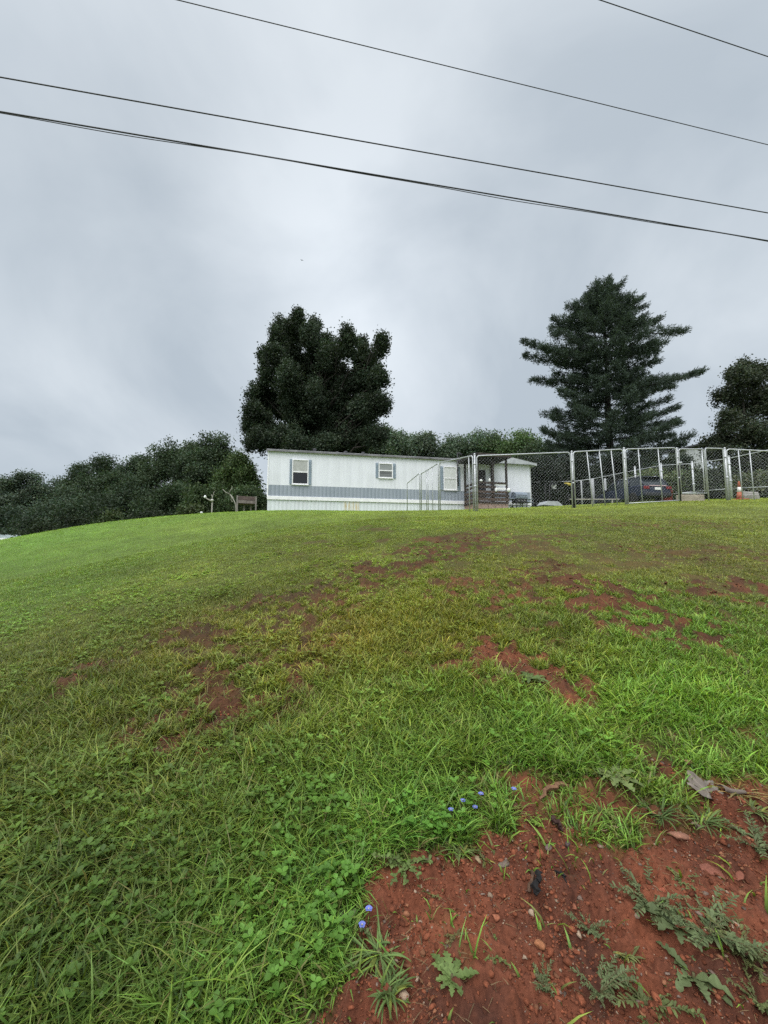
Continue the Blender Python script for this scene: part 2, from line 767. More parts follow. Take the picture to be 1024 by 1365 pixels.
L.new(out, sc10.inputs['A'])
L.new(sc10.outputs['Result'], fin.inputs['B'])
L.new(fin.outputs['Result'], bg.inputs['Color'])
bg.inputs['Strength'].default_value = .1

sl = bpy.data.lights.new('sun', 'SUN')
sl.energy = 1.5
sl.angle = math.radians(35)
sl.color = (1, .97, .93)
so = bpy.data.objects.new('sun', sl)
C.objects.link(so)
sd = Vector((math.sin(SUN_AZ) * math.cos(SUN_EL), math.cos(SUN_AZ) * math.cos(SUN_EL), math.sin(SUN_EL)))
so.rotation_euler = sd.to_track_quat('Z', 'Y').to_euler()
so.location = (0, -5, 30)


# ------------------------------------------------------------------ ground sheet
SOIL = np.array([.182, .058, .029])
SOIL_DARK = np.array([.070, .027, .017])
THATCH = np.array([.060, .052, .022])


def detail(x, y, m):
    r = np.hypot(x, y)
    near = np.clip(1.6 - r / 9, .25, 1)
    d = (fbm(x * 3.1, y * 3.1, 3, 3) - .5) * .05
    c = (np.abs(fbm(x * 13, y * 13, 3, 6) - .5) * 2) * .060 + (fbm(x * 36, y * 36, 3, 8) - .5) * .042
    return d * near + c * m * near


def hz(x, y):
    x = np.atleast_1d(np.asarray(x, float))
    y = np.atleast_1d(np.asarray(y, float))
    return hs(x, y) + detail(x, y, bare(x, y))


def build_ground():
    ang = np.concatenate([np.linspace(-180, -82, 40)[:-1], np.linspace(-82, 82, 1150), np.linspace(82, 180, 40)[1:-1]])
    ang = np.radians(ang)
    r = np.concatenate([[.1, .25, .4], np.geomspace(.5, 40, 800), np.geomspace(42, 900, 46)])
    na, nr = len(ang), len(r)
    A, R = np.meshgrid(ang, r)
    x, y = (np.sin(A) * R).ravel(), (np.cos(A) * R).ravel()
    m = bare(x, y)
    z = hs(x, y) + detail(x, y, m)
    V = np.column_stack([x, y, z])
    i = np.arange(nr - 1)[:, None] * na + np.arange(na)[None]
    j = np.arange(nr - 1)[:, None] * na + ((np.arange(na) + 1) % na)[None]
    q = np.stack([i, j, j + na, i + na], -1).reshape(-1, 4)[:, ::-1]
    tri = np.column_stack([np.full(na, len(V)), np.arange(na), (np.arange(na) + 1) % na])[:, ::-1]
    V = np.vstack([V, [0, 0, h1(0, 0)]])
    gc = grass_col(x, y)
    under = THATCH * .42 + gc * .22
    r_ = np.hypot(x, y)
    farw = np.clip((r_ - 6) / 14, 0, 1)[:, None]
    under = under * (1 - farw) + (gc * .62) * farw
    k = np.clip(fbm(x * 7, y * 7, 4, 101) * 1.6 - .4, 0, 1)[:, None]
    soil = SOIL_DARK * (1 - k) + SOIL * k
    wet = np.clip((fbm(x * 1.7, y * 1.7, 3, 111) - .45) * 4, 0, 1)[:, None]
    soil = soil * (.72 + .38 * wet)
    dd = np.clip((r_ - 3) / 3, 0, 1)[:, None]            # worn lawn: darker humus soil than the raw bank
    soil = soil * (1 - dd) + dd * (soil * .55 + np.array([.022, .015, .008]))
    mm_ = m[:, None]
    hum = (np.clip((.35 - x) / 1.2, 0, 1) * np.clip((r_ - 2.1) / 1.0, 0, 1))[:, None]     # dark humus in the worn trail
    soil = soil * (1 - hum) + hum * (soil * .45 + np.array([.020, .015, .008]))
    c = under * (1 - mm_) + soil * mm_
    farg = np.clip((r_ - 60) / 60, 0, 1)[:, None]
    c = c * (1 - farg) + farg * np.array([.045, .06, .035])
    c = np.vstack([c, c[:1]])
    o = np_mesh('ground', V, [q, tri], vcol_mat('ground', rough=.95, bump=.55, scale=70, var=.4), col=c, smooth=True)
    tag(o, 'sloping lawn ground with worn red soil', None, None, 'structure')


build_ground()


# ------------------------------------------------------------------ grass
def blades(pos, L_, az, lean, curve, droop, wd, K, colr, tipgain=1.25, basegain=.5):
    n = len(pos)
    dh = np.column_stack([np.sin(az), np.cos(az), np.zeros(n)])
    tw = az + np.pi / 2 + rng.uniform(-.9, .9, n)
    pe = np.column_stack([np.sin(tw), np.cos(tw), np.zeros(n)])
    nv = 2 * K + 1
    V = np.zeros((n, nv, 3))
    Cc = np.zeros((n, nv, 3))
    for k in range(K + 1):
        t = k / K
        c = pos + dh * (L_ * (lean * t + curve * t * t))[:, None]
        c[:, 2] += L_ * (t - droop * t * t)
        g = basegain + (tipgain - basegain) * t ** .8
        if k < K:
            hw = (wd * .5 * (1 - .85 * t ** 2))[:, None]
            V[:, 2 * k] = c - pe * hw
            V[:, 2 * k + 1] = c + pe * hw
            Cc[:, 2 * k] = Cc[:, 2 * k + 1] = colr * g
        else:
            V[:, 2 * K] = c
            Cc[:, 2 * K] = colr * g
    b = (np.arange(n) * nv)[:, None]
    quads = [np.concatenate([b + 2 * k, b + 2 * k + 1, b + 2 * k + 3, b + 2 * k + 2], 1) for k in range(K - 1)]
    tri = np.concatenate([b + 2 * K - 2, b + 2 * K - 1, b + 2 * K], 1)
    return V.reshape(-1, 3), quads, tri, Cc.reshape(-1, 3)


def fan(n, r0, r1, half=43, power=None):
    a = np.radians(rng.uniform(-half, half, n))
    if power is None:
        r = np.sqrt(rng.uniform(r0 * r0, r1 * r1, n))
    else:                                    # density falling as 1/r^power over area
        k = 2 - power
        r = (rng.uniform(r0 ** k, r1 ** k, n)) ** (1 / k)
    return np.sin(a) * r, np.cos(a) * r, r


def build_grass():
    Vs, Qs, Ts, Cs = [], [], [], []
    off = 0
    for n, r0, r1, K, pw in ((620000, .75, 4.6, 3, 1.0), (480000, 4.6, 10, 2, 1.2), (480000, 10, 32, 1, 1.6)):
        half = {3: 80, 2: 64, 1: 56}[K]
        x, y, r = fan(n, r0, r1, half, pw)
        tf = None
        if K > 1:                             # most of the near grass grows in tufts
            nt_ = n // (16 if K == 3 else 9)
            tx, ty, _ = fan(nt_, r0, r1, half, pw)
            ti = rng.integers(0, nt_, n)
            tf = rng.uniform(0, 1, n) < .68
            ox, oy = rng.normal(0, .024, n), rng.normal(0, .024, n)
            x = np.where(tf, tx[ti] + ox, x)
            y = np.where(tf, ty[ti] + oy, y)
            r = np.hypot(x, y)
            tg = rng.uniform(.72, 1.3, nt_)[ti]
            tl = rng.uniform(.55, 1.5, nt_)[ti]
            th = rng.uniform(.85, 1.22, nt_)[ti]
            taz = np.arctan2(ox, oy) + rng.normal(0, .5, n)
        m = bare(x, y)
        # clumping
        cl_ = fbm(x * 5, y * 5, 3, 121)
        keep = rng.uniform(0, 1, n) < (1 - m) ** 1.5 * np.clip(.35 + 1.3 * cl_, .3, 1) + .016 * np.clip(r / 2 - .6, .3, 4)
        x, y, r, m, cl_ = x[keep], y[keep], r[keep], m[keep], cl_[keep]
        if tf is not None:
            tf, tg, tl, th, taz = tf[keep], tg[keep], tl[keep], th[keep], taz[keep]
        n = len(x)
        z = hs(x, y) + detail(x, y, m) - .006
        # lush taller growth low on the bank, short mown growth higher up
        lush = np.clip(1.35 - r / 4.2, 0, 1)
        big = fbm(x * 1.6, y * 1.6, 3, 131)
        L_ = (.032 + .062 * lush * (.35 + 1.1 * big) + .012 * np.clip((r - 6) / 10, 0, 1)) * rng.uniform(.55, 1.45, n)
        edge = np.clip(m * 2.5, 0, 1)
        L_ *= 1 - .35 * edge
        long_ = rng.uniform(0, 1, n) < .015
        L_[long_] *= 1.5
        az = rng.uniform(0, 2 * np.pi, n)
        lean = rng.uniform(.05, .62, n)
        if tf is not None:
            az = np.where(tf, taz, az)
            L_ = np.where(tf, L_ * tl, L_ * .8)
        curve = rng.uniform(.1, .65, n)
        droop = rng.uniform(.15, .75, n)
        wd = np.maximum(rng.uniform(.0036, .0085, n) * (1 - .3 * np.clip(r / 5 - .4, 0, 1)), r * .00085 * rng.uniform(.8, 1.3, n))
        c = grass_col(x, y) * (1 + rng.uniform(-.4, .38, n) * np.clip(1.25 - r / 14, .45, 1))[:, None] * (1 + .02 * np.clip((r - 5) / 8, 0, 1))[:, None]
        if tf is not None:
            c *= np.where(tf, tg, 1)[:, None]
            c[:, 0] *= np.where(tf, th, 1)
        c[:, 0] *= rng.uniform(.88, 1.14, n)
        c[:, 2] *= rng.uniform(.8, 1.25, n)
        straw = rng.uniform(0, 1, n) < (.05 + .06 * np.clip((r - 3) / 4, 0, 1) * (fbm(x * .8, y * .8, 3, 141)) + .12 * edge)
        c[straw] = c[straw] * .35 + np.array([.17, .13, .06]) * rng.uniform(.5, 1.1, straw.sum())[:, None]
        V, q, t, cc = blades(np.column_stack([x, y, z]), L_, az, lean, curve, droop, wd, K, c, 1.42, .24 if K > 1 else .8)  # roots coloured dark, tips bright: shade deep in the grass put into colour
        Vs.append(V)
        Cs.append(cc)
        Qs += [a + off for a in q]
        Ts.append(t + off)
        off += len(V)
    polys = [np.concatenate(Qs), np.concatenate(Ts)]
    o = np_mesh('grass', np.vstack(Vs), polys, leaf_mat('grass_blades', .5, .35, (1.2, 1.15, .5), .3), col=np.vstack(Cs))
    tag(o, 'green and yellowing mown grass covering the slope', 'grass', None, 'stuff')


build_grass()


def oval_leaves(pos, az, tilt, ln, wd, col):
    """flat six sided leaves, folded a little along the midrib"""
    n = len(pos)
    d = np.column_stack([np.sin(az) * np.cos(tilt), np.cos(az) * np.cos(tilt), np.sin(tilt)])
    s_ = np.column_stack([np.cos(az), -np.sin(az), np.zeros(n)])
    up = np.cross(s_, d)
    prof = ((0, 0), (.3, .85), (.65, 1), (1, 0), (.65, -1), (.3, -.85))
    V = np.zeros((n, 6, 3))
    for k, (t, q) in enumerate(prof):
        V[:, k] = pos + d * (ln * t)[:, None] + s_ * (wd * .5 * q)[:, None] + up * (wd * .18 * abs(q))[:, None]
    b = (np.arange(n) * 6)[:, None]
    q1 = np.concatenate([b, b + 1, b + 2, b + 3], 1)
    q2 = np.concatenate([b, b + 3, b + 4, b + 5], 1)
    return V.reshape(-1, 3), [q1, q2], np.repeat(col, 6, 0)


def build_clover():
    x, y, r = fan(34000, .8, 7, 76, .9)
    m = bare(x, y)
    p = fbm(x * 2.1, y * 2.1, 3, 151)
    side = np.clip(.65 - x * .35, .12, 1)
    keep = (rng.uniform(0, 1, len(x)) < np.clip((p - .40) * 4, 0, 1) * side) & (m < .35)
    x, y, r, m = x[keep], y[keep], r[keep], m[keep]
    n = len(x)
    z = hs(x, y) + rng.uniform(.03, .075, n) * np.clip(1.3 - r / 6, .45, 1)
    az = rng.uniform(0, 6.28, n)
    pos = np.column_stack([x, y, z])
    c = grass_col(x, y) * np.array([.85, 1.0, .95]) * rng.uniform(.7, 1.3, n)[:, None]
    allV, allQ, allC, off = [], [], [], 0
    sz = rng.uniform(.012, .024, n) * (1 + .06 * r)
    for k in range(3):
        V, q, cc = oval_leaves(pos, az + k * 2.1, rng.uniform(-.1, .6, n), sz, sz * rng.uniform(.65, .9, n), c * rng.uniform(.85, 1.1, n)[:, None])
        allV.append(V)
        allQ += [a + off for a in q]
        allC.append(cc)
        off += len(V)
    o = np_mesh('clover_leaves', np.vstack(allV), [np.concatenate(allQ)], leaf_mat('grass_blades'), col=np.vstack(allC))
    tag(o, 'small broad clover leaves mixed into the lower grass', 'clover', None, 'stuff')


build_clover()


def build_straw():
    x, y, r = fan(30000, .8, 4.2, 80, .9)
    m = bare(x, y)
    k = (m > .35) & (rng.uniform(0, 1, len(x)) < np.clip((fbm(x * 3, y * 3, 3, 171) - .35) * 3, .1, 1))
    x, y, m = x[k], y[k], m[k]
    n = len(x)
    z = hs(x, y) + detail(x, y, m) + .003
    c = np.array([.20, .135, .07]) * rng.uniform(.35, 1.25, n)[:, None]
    V, q, t, cc = blades(np.column_stack([x, y, z]), rng.uniform(.015, .055, n), rng.uniform(0, 6.28, n), rng.uniform(.6, 1.0, n), rng.uniform(.0, .3, n), rng.uniform(.7, 1.0, n) + .0,
                         rng.uniform(.0012, .0028, n), 2, c, 1.1, .9)
    V[:, 2] = z.repeat(5) + (V[:, 2] - z.repeat(5)) * .25
    o = np_mesh('dry_straw', V, [np.concatenate(q), t], leaf_mat('weed_leaves', .6, .25, (1.2, 1.1, .6)), col=cc)
    tag(o, 'dead grass bits lying over the red soil', 'straw', None, 'stuff')


build_straw()


# ------------------------------------------------------------------ gravel and stones
def ico():
    t = (1 + 5 ** .5) / 2
    v = np.array([(-1, t, 0), (1, t, 0), (-1, -t, 0), (1, -t, 0), (0, -1, t), (0, 1, t), (0, -1, -t), (0, 1, -t), (t, 0, -1), (t, 0, 1), (-t, 0, -1), (-t, 0, 1)], float)
    v /= np.linalg.norm(v[0])
    f = np.array([(0, 11, 5), (0, 5, 1), (0, 1, 7), (0, 7, 10), (0, 10, 11), (1, 5, 9), (5, 11, 4), (11, 10, 2), (10, 7, 6), (7, 1, 8),
                  (3, 9, 4), (3, 4, 2), (3, 2, 6), (3, 6, 8), (3, 8, 9), (4, 9, 5), (2, 4, 11), (6, 2, 10), (8, 6, 7), (9, 8, 1)])
    return v, f


IV, IF = ico()


def build_gravel():
    x, y, r = fan(430000, .8, 4.2, 80, .9)
    x2, y2, r2 = fan(90000, 4.2, 13, 54, 1.1)
    x, y, r = np.concatenate([x, x2]), np.concatenate([y, y2]), np.concatenate([r, r2])
    m = bare(x, y)
    cl_ = fbm(x * 4, y * 4, 3, 161)
    keep = (m > .6) & (rng.uniform(0, 1, len(x)) < np.clip((cl_ - .32) * 2.2, .10, 1) * np.where(r < 4.2, np.clip((3.6 - r) / 1.2, .2, 1), .8))
    x, y = x[keep], y[keep]
    n = len(x)
    s = np.exp(rng.normal(-6.1, .62, n)).clip(.0010, .012)
    far_ = r[keep] > 4.2
    s[far_] *= 1.9
    sc_ = s[:, None] * np.column_stack([rng.uniform(.8, 1.5, n), rng.uniform(.7, 1.2, n), rng.uniform(.4, .85, n)])
    a = rng.uniform(0, 6.28, n)
    v = IV[None] * rng.uniform(.5, 1.35, (n, 12, 1)) * sc_[:, None]
    ca, sa = np.cos(a)[:, None], np.sin(a)[:, None]
    vx = v[..., 0] * ca - v[..., 1] * sa
    vy = v[..., 0] * sa + v[..., 1] * ca
    z = hz(x, y)
    V = np.stack([vx + x[:, None], vy + y[:, None], v[..., 2] + z[:, None] + s[:, None] * .15], -1).reshape(-1, 3)
    Fc = (IF[None] + (np.arange(n) * 12)[:, None, None]).reshape(-1, 3)
    k = rng.uniform(0, 1, n)[:, None]
    c = SOIL * rng.uniform(.5, 1.25, n)[:, None]
    c = np.where(k > .80, np.array([.22, .095, .05]) * rng.uniform(.6, 1.2, n)[:, None], c)
    c = np.where(k > .91, np.array([.17, .12, .095]) * rng.uniform(.5, 1.2, n)[:, None], c)
    c = np.where(k > .97, np.array([.33, .24, .17]) * rng.uniform(.6, 1.1, n)[:, None], c)
    c[far_] = c[far_] * .55 + np.array([.012, .008, .004])
    o = np_mesh('gravel', V, [Fc], vcol_mat('stones', .9, .4, 120), col=np.repeat(c, 12, 0))
    tag(o, 'small stones and crumbs strewn over the red soil', 'gravel', None, 'stuff')


build_gravel()


def stone(px, py, wpx, asp, flat, col, label, seed, rz=None):
    p = gnd(px, py)
    d = math.hypot(p[0], p[1])
    dep = p[1] * CT + (p[2] - EYE) * ST
    s = wpx / F * dep * .5
    rg = np.random.default_rng(seed)
    # one subdivision of the icosahedron, crumpled
    v = list(IV)
    fs = []
    cache = {}

    def mid(a, b):
        k = (min(a, b), max(a, b))
        if k not in cache:
            q = v[a] + v[b]
            v.append(q / np.linalg.norm(q))
            cache[k] = len(v) - 1
        return cache[k]
    for a, b, c in IF:
        ab, bc, ca = mid(a, b), mid(b, c), mid(c, a)
        fs += [(a, ab, ca), (b, bc, ab), (c, ca, bc), (ab, bc, ca)]
    v = np.array(v)
    for _ in range(7):
        nrm = rg.normal(size=3)
        nrm /= np.linalg.norm(nrm)
        q = v @ nrm
        lim = rg.uniform(.3, .75)
        v = v - np.maximum(q - lim, 0)[:, None] * nrm
    v = v * np.array([s, s * asp, s * flat]) * (1 + rg.normal(0, .03, (len(v), 1)))
    z = float(hz(p[0], p[1])[0])
    c = np.tile(np.array(col), (len(v), 1)) * rg.uniform(.85, 1.15, (len(v), 1))
    o = np_mesh('stone', v, [np.array(fs)], vcol_mat('stones'), col=c)
    o.location = (p[0], p[1], z + s * flat * .35)
    o.rotation_euler = (rg.uniform(-.2, .2), rg.uniform(-.2, .2), rg.uniform(0, 3) if rz is None else rz)
    tag(o, label, 'stone', 'loose stones on the red soil')


stone(720, 1277, 17, .85, .7, (.30, .125, .06), 'rounded orange-tan stone on open red soil left of the small ferny weed', 1)
stone(660, 1237, 15, .8, .7, (.27, .10, .055), 'small orange stone at the left side of the bare red soil', 2)
stone(718, 1143, 15, 1.3, .5, (.24, .075, .04), 'bright rust coloured stone chip high on the red soil', 3)
stone(733, 1138, 14, .9, .6, (.12, .085, .075), 'grey-brown stone right beside the bright rust coloured chip', 4)
stone(757, 1141, 14, .9, .7, (.07, .05, .048), 'dark grey stone right of the grey-brown one on red soil', 5)
stone(672, 1163, 20, .7, .5, (.13, .10, .08), 'flat grey-green stone near the upper left edge of the soil', 6)
stone(639, 1166, 14, .8, .6, (.23, .17, .10), 'pale yellowish stone at the grass edge of the soil', 7)
stone(905, 1127, 34, .7, .35, (.25, .12, .08), 'broad flat tan stone slab below the dead leaf', 8, .3)
stone(948, 1166, 42, .8, .3, (.20, .075, .05), 'large flat red-brown slab set in soil above the spreading weed', 9, .2)
stone(985, 1178, 26, .7, .35, (.19, .07, .045), 'smaller red-brown slab touching the large flat one', 10, .8)
stone(884, 1197, 15, .9, .6, (.27, .08, .045), 'bright orange-red stone above the spreading weed', 11)
stone(765, 1216, 14, .7, .6, (.25, .095, .055), 'small tan-orange stone beside the charred stick', 12)
stone(690, 1075, 26, .6, .5, (.13, .055, .04), 'dark reddish clod at the top of the soil under the grass', 13)
stone(913, 1018, 22, .7, .5, (.24, .11, .08), 'pinkish stone at the grass edge above the dead leaf', 14)

exec_weeds = True


# ------------------------------------------------------------------ weeds growing on the soil
def leaf_strip(base, az, length, width, lift, droop, lobes, rg, K=12, twist=0.0):
    """one arching leaf; lobes>0 cuts the margin into teeth"""
    V, Q = [], []
    dh = np.array([math.sin(az), math.cos(az), 0])
    for k in range(K + 1):
        t = k / K
        c = base + dh * (length * t * (1 - .15 * t)) + np.array([0, 0, length * (lift * t - droop * t * t)])
        wv = width * .5 * (math.sin(math.pi * min(1, t * .93 + .07)) ** .7)
        if lobes:
            wv *= (.45 + .9 * abs(math.sin(math.pi * lobes * t))) if k < K else .2
        if k == K:
            wv = width * .02
        a2 = az + math.pi / 2 + twist * t
        pe = np.array([math.sin(a2), math.cos(a2), 0])
        V += [c - pe * wv + np.array([0, 0, wv * .35]), c, c + pe * wv + np.array([0, 0, wv * .35])]
    for k in range(K):
        i = k * 3
        Q += [(i, i + 1, i + 4, i + 3), (i + 1, i + 2, i + 5, i + 4)]
    return np.array(V), np.array(Q)


def weed(px, py, wpx, kind, label, seed, name='weed', col=(.055, .105, .035), lift=None, hscale=1.0):
    """kind: 'rosette' toothed leaves, 'fern' finely cut upright, 'tuft' narrow grass leaves, 'sprig' small rounded leaves on stems"""
    rg = np.random.default_rng(seed)
    p = gnd(px, py)
    z = float(hz(p[0], p[1])[0])
    dep = p[1] * CT + (p[2] - EYE) * ST
    R = wpx / F * dep * .5
    t = thing(name, label, 'weed', (p[0], p[1], z - .004))
    Vs, Qs, Cs, off = [], [], [], 0

    def addl(v, q, c):
        nonlocal off
        Vs.append(v)
        Qs.append(q + off)
        Cs.append(np.tile(np.asarray(c), (len(v), 1)) * (.8 + .4 * rg.uniform(0, 1, (len(v), 1))))
        off += len(v)
    col = np.array(col) * np.array([1.6, 1.35, .95]) if col is not GREY else np.array(col)
    stems = MB()
    if kind == 'rosette':
        n = int(rg.integers(13, 19))
        for i in range(n):
            az = i * 2.4 + rg.uniform(-.4, .4)
            ln = R * rg.uniform(.55, 1.15)
            li = rg.uniform(.15, .75) if lift is None else lift * rg.uniform(.6, 1.3)
            v, q = leaf_strip(np.zeros(3), az, ln, ln * rg.uniform(.2, .3), li, li * rg.uniform(.6, 1.05), int(rg.integers(3, 6)), rg, 18, rg.uniform(-.5, .5))
            addl(v, q, col * rg.uniform(.75, 1.3))
        stems.tube([(0, 0, -.01), (0, 0, .012)], [R * .05, R * .04], 6)
    elif kind == 'fern':
        n = int(rg.integers(16, 24))
        for i in range(n):
            az = i * 2.4 + rg.uniform(-.7, .7)
            ln = R * rg.uniform(.3, 1.05)
            li = rg.uniform(.35, 1.3) * hscale
            tip = None
            pts = []
            for k in range(7):
                tt = k / 6
                pts.append(np.array([math.sin(az) * ln * tt, math.cos(az) * ln * tt, ln * (li * tt - .35 * li * tt * tt)]))
            stems.tube(pts, [R * .018 * (1 - .7 * k / 6) for k in range(7)], 4)
            for k in range(1, 14):
                tt = k / 13
                b = np.array([math.sin(az) * ln * tt, math.cos(az) * ln * tt, ln * (li * tt - .35 * li * tt * tt)])
                for sgn in (-1, 1):
                    l2 = ln * .27 * (1 - .5 * tt) * rg.uniform(.4, 1.3)
                    v, q = leaf_strip(b, az + sgn * rg.uniform(.3, 1.3), l2, l2 * rg.uniform(.22, .4), rg.uniform(.0, 1.0), .35, 2, rg, 5)
                    addl(v, q, col * rg.uniform(.75, 1.3))
    elif kind == 'tuft':
        n = int(rg.integers(40, 60))
        for i in range(n):
            az = rg.uniform(0, 6.28)
            ln = R * rg.uniform(.55, 1.25)
            li = rg.uniform(.25, 1.2) * hscale
            b = np.array([rg.normal(0, R * .12), rg.normal(0, R * .12), 0])
            v, q = leaf_strip(b, az, ln, rg.uniform(.0035, .0068), li, li * rg.uniform(.4, 1.0), 0, rg, 7, rg.uniform(-.4, .4))
            addl(v, q, col * rg.uniform(.7, 1.4) * (np.array([1.6, 1.25, .9]) if rg.uniform() < .12 else 1))
        stems.tube([(0, 0, -.01), (0, 0, .015)], [R * .08, R * .06], 6)
    else:
        n = int(rg.integers(9, 14))
        for i in range(n):
            az = rg.uniform(0, 6.28)
            ln = R * rg.uniform(.4, 1.0)
            hgt = ln * rg.uniform(.15, .9) * hscale
            pts = [np.array([math.sin(az) * ln * q, math.cos(az) * ln * q, hgt * q * (1.6 - .6 * q)]) for q in np.linspace(0, 1, 6)]
            stems.tube(pts, R * .016, 4)
            for q in pts[1:]:
                for _ in range(3):
                    l2 = R * rg.uniform(.10, .2)
                    v, qq = leaf_strip(q, rg.uniform(0, 6.28), l2, l2 * .55, rg.uniform(0, .6), .3, 0, rg, 5)
                    addl(v, qq, col * rg.uniform(.75, 1.35))
    np_mesh('leaves', np.vstack(Vs), [np.concatenate(Qs)], leaf_mat('weed_leaves', .6, .25, (1.2, 1.1, .6)), t, np.vstack(Cs))
    stems.build('stem', mat('weed_stem', (.09, .08, .035), .7, .3, 30), t)
    return t


GREY = (.105, .135, .058)
weed(785, 1252, 58, 'fern', 'small ferny weed alone in the middle of the bare red soil', 1, col=GREY, hscale=1.0)
weed(725, 1320, 50, 'fern', 'ferny weed near the bottom edge, below the orange-tan stone', 2, col=GREY, hscale=1.3)
weed(868, 1215, 90, 'fern', 'upper grey-green feathery weed of the spreading clump on the right', 3, col=GREY, hscale=.8)
weed(905, 1248, 110, 'rosette', 'toothed leafy weed in the middle of the spreading clump', 4, col=GREY)
weed(945, 1262, 125, 'fern', 'broad feathery weed at the right side of the spreading clump', 5, col=GREY, hscale=.8)
weed(925, 1305, 95, 'rosette', 'lower toothed weed hanging down from the spreading clump', 6, col=GREY)
weed(993, 1290, 90, 'fern', 'feathery weed near the lower right corner of the soil', 7, col=(.075, .10, .05))
weed(880, 1098, 62, 'tuft', 'dark green round tuft of fine leaves below the dead leaf', 8, col=(.045, .085, .035), hscale=.8)
weed(938, 1106, 72, 'tuft', 'spreading green tuft right of the dark round one', 9, col=(.06, .105, .045), hscale=.6)
weed(822, 1045, 72, 'rosette', 'pale leafy rosette at the grass edge above the soil', 10, col=(.085, .13, .065))
weed(800, 1090, 60, 'tuft', 'bright green flat tuft in the upper middle of the soil', 11, col=(.075, .135, .04), hscale=.5)
weed(822, 1108, 40, 'rosette', 'small rosette next to the bright flat tuft', 12, col=(.08, .13, .045))
weed(716, 1104, 36, 'sprig', 'small bright green seedling below the curled bark', 13, col=(.10, .19, .04), hscale=1.3)
weed(603, 1330, 84, 'rosette', 'dandelion-like rosette with long notched leaves at the bottom', 14, col=(.07, .12, .05), lift=.35)
weed(520, 1345, 74, 'tuft', 'long leaved bright green tuft at the bottom edge of the soil', 15, col=(.055, .10, .04), hscale=.8)
weed(505, 1285, 96, 'tuft', 'long narrow leaved tuft below the lowest blue flowers', 16, col=(.065, .12, .05), hscale=.6)
weed(615, 1140, 60, 'tuft', 'thin sprawling tuft under the blue flowers at the soil edge', 17, col=(.07, .11, .05), hscale=.5)
weed(645, 1150, 44, 'tuft', 'small pale tuft beside the flat grey-green stone', 18, col=(.09, .12, .06), hscale=.5)
weed(572, 1195, 50, 'sprig', 'low brownish sprig on the left edge of the red soil', 19, col=(.07, .085, .04), hscale=.4)
weed(604, 1250, 50, 'sprig', 'thin dry sprig left of the orange stones', 20, col=(.075, .075, .04), hscale=.4)
weed(662, 1290, 60, 'sprig', 'small leafed creeping weed near the bottom of the soil', 21, col=(.065, .10, .04), hscale=.3)
weed(835, 1280, 40, 'tuft', 'few thin grass leaves between ferny weed and spreading clump', 22, col=(.09, .12, .06), hscale=1.0)
weed(912, 1190, 46, 'sprig', 'small sprig between the flat slabs and the spreading clump', 23, col=(.07, .10, .05), hscale=.4)
weed(985, 1060, 70, 'tuft', 'straw coloured dry tuft right of the dead leaf', 24, col=(.13, .125, .07), hscale=.7)
weed(1010, 1140, 86, 'fern', 'grey-green feathery weed at the right edge of the photo', 25, col=GREY, hscale=.7)
weed(1005, 1085, 60, 'tuft', 'green tuft at the right edge below the dry tuft', 26, col=(.07, .11, .05), hscale=.6)
weed(1010, 1345, 80, 'fern', 'feathery weed in the very lower right corner', 27, col=(.07, .10, .05))
weed(800, 1340, 90, 'fern', 'ferny weed at the bottom edge in the middle of the soil', 28, col=GREY, hscale=.9)
weed(865, 1345, 110, 'fern', 'wide feathery weed at the bottom edge right of the middle', 29, col=(.065, .095, .045), hscale=.7)
weed(203, 940, 62, 'rosette', 'bright green broad leaved clump alone in the yellowing lawn', 30, col=(.085, .18, .045))
weed(708, 912, 50, 'rosette', 'grey-green clump growing inside the bare patch of the lawn', 31, col=(.06, .105, .045))
weed(470, 1215, 90, 'sprig', 'dense grey-green sprig mat at the left edge of the soil', 32, col=(.06, .095, .05), hscale=.6)
weed(540, 1155, 90, 'sprig', 'low leafy mat left of the blue flowers', 33, col=(.065, .11, .045), hscale=.6)


def flower(px, py, label, seed, hgt=.05):
    rg = np.random.default_rng(seed)
    p = gnd(px, py + 8)
    z = float(hz(p[0], p[1])[0])
    t = thing('blue_flower', label, 'flower', (p[0], p[1], z), 0, 'blue flowers at the edge of the soil')
    m = MB().tube([(0, 0, 0), (.006, .002, hgt * .6), (.004, -.004, hgt)], .0012, 5)
    m.build('stem', mat('weed_stem', (.09, .08, .035)), t)
    V, Q, off = [], [], 0
    for k in range(5):
        v, q = leaf_strip(np.array([.004, -.004, hgt]), k * 1.256 + rg.uniform(-.2, .2), .0135, .012, .25, .1, 0, rg, 5)
        V.append(v)
        Q.append(q + off)
        off += len(v)
    np_mesh('petals', np.vstack(V), [np.concatenate(Q)], mat('blue_petal', (.13, .16, .46), .6, .2, 60), t)
    MB().lathe([(.0012, 0), (.0022, .0015), (.001, .003)], 8, (.004, -.004, hgt + .001)).build('flower_centre', mat('flower_yellow', (.55, .5, .25), .6), t)


flower(490, 1238, 'blue flower at the left edge of the soil, upper of the lowest pair', 1, .055)
flower(481, 1250, 'blue flower at the left edge of the soil, lower of the lowest pair', 2, .05)
flower(600, 1093, 'blue flower of the upper row, nearest the grass on its left end', 3, .07)
flower(616, 1079, 'blue flower second from the left in the upper row', 4, .07)
flower(640, 1074, 'blue flower in the middle of the upper row', 5, .07)
flower(684, 1064, 'blue flower at the right end of the upper row', 6, .06)
flower(632, 1083, 'pale flower low beneath the middle of the upper row', 7, .05)

# dead leaf, bark curl and charred stick


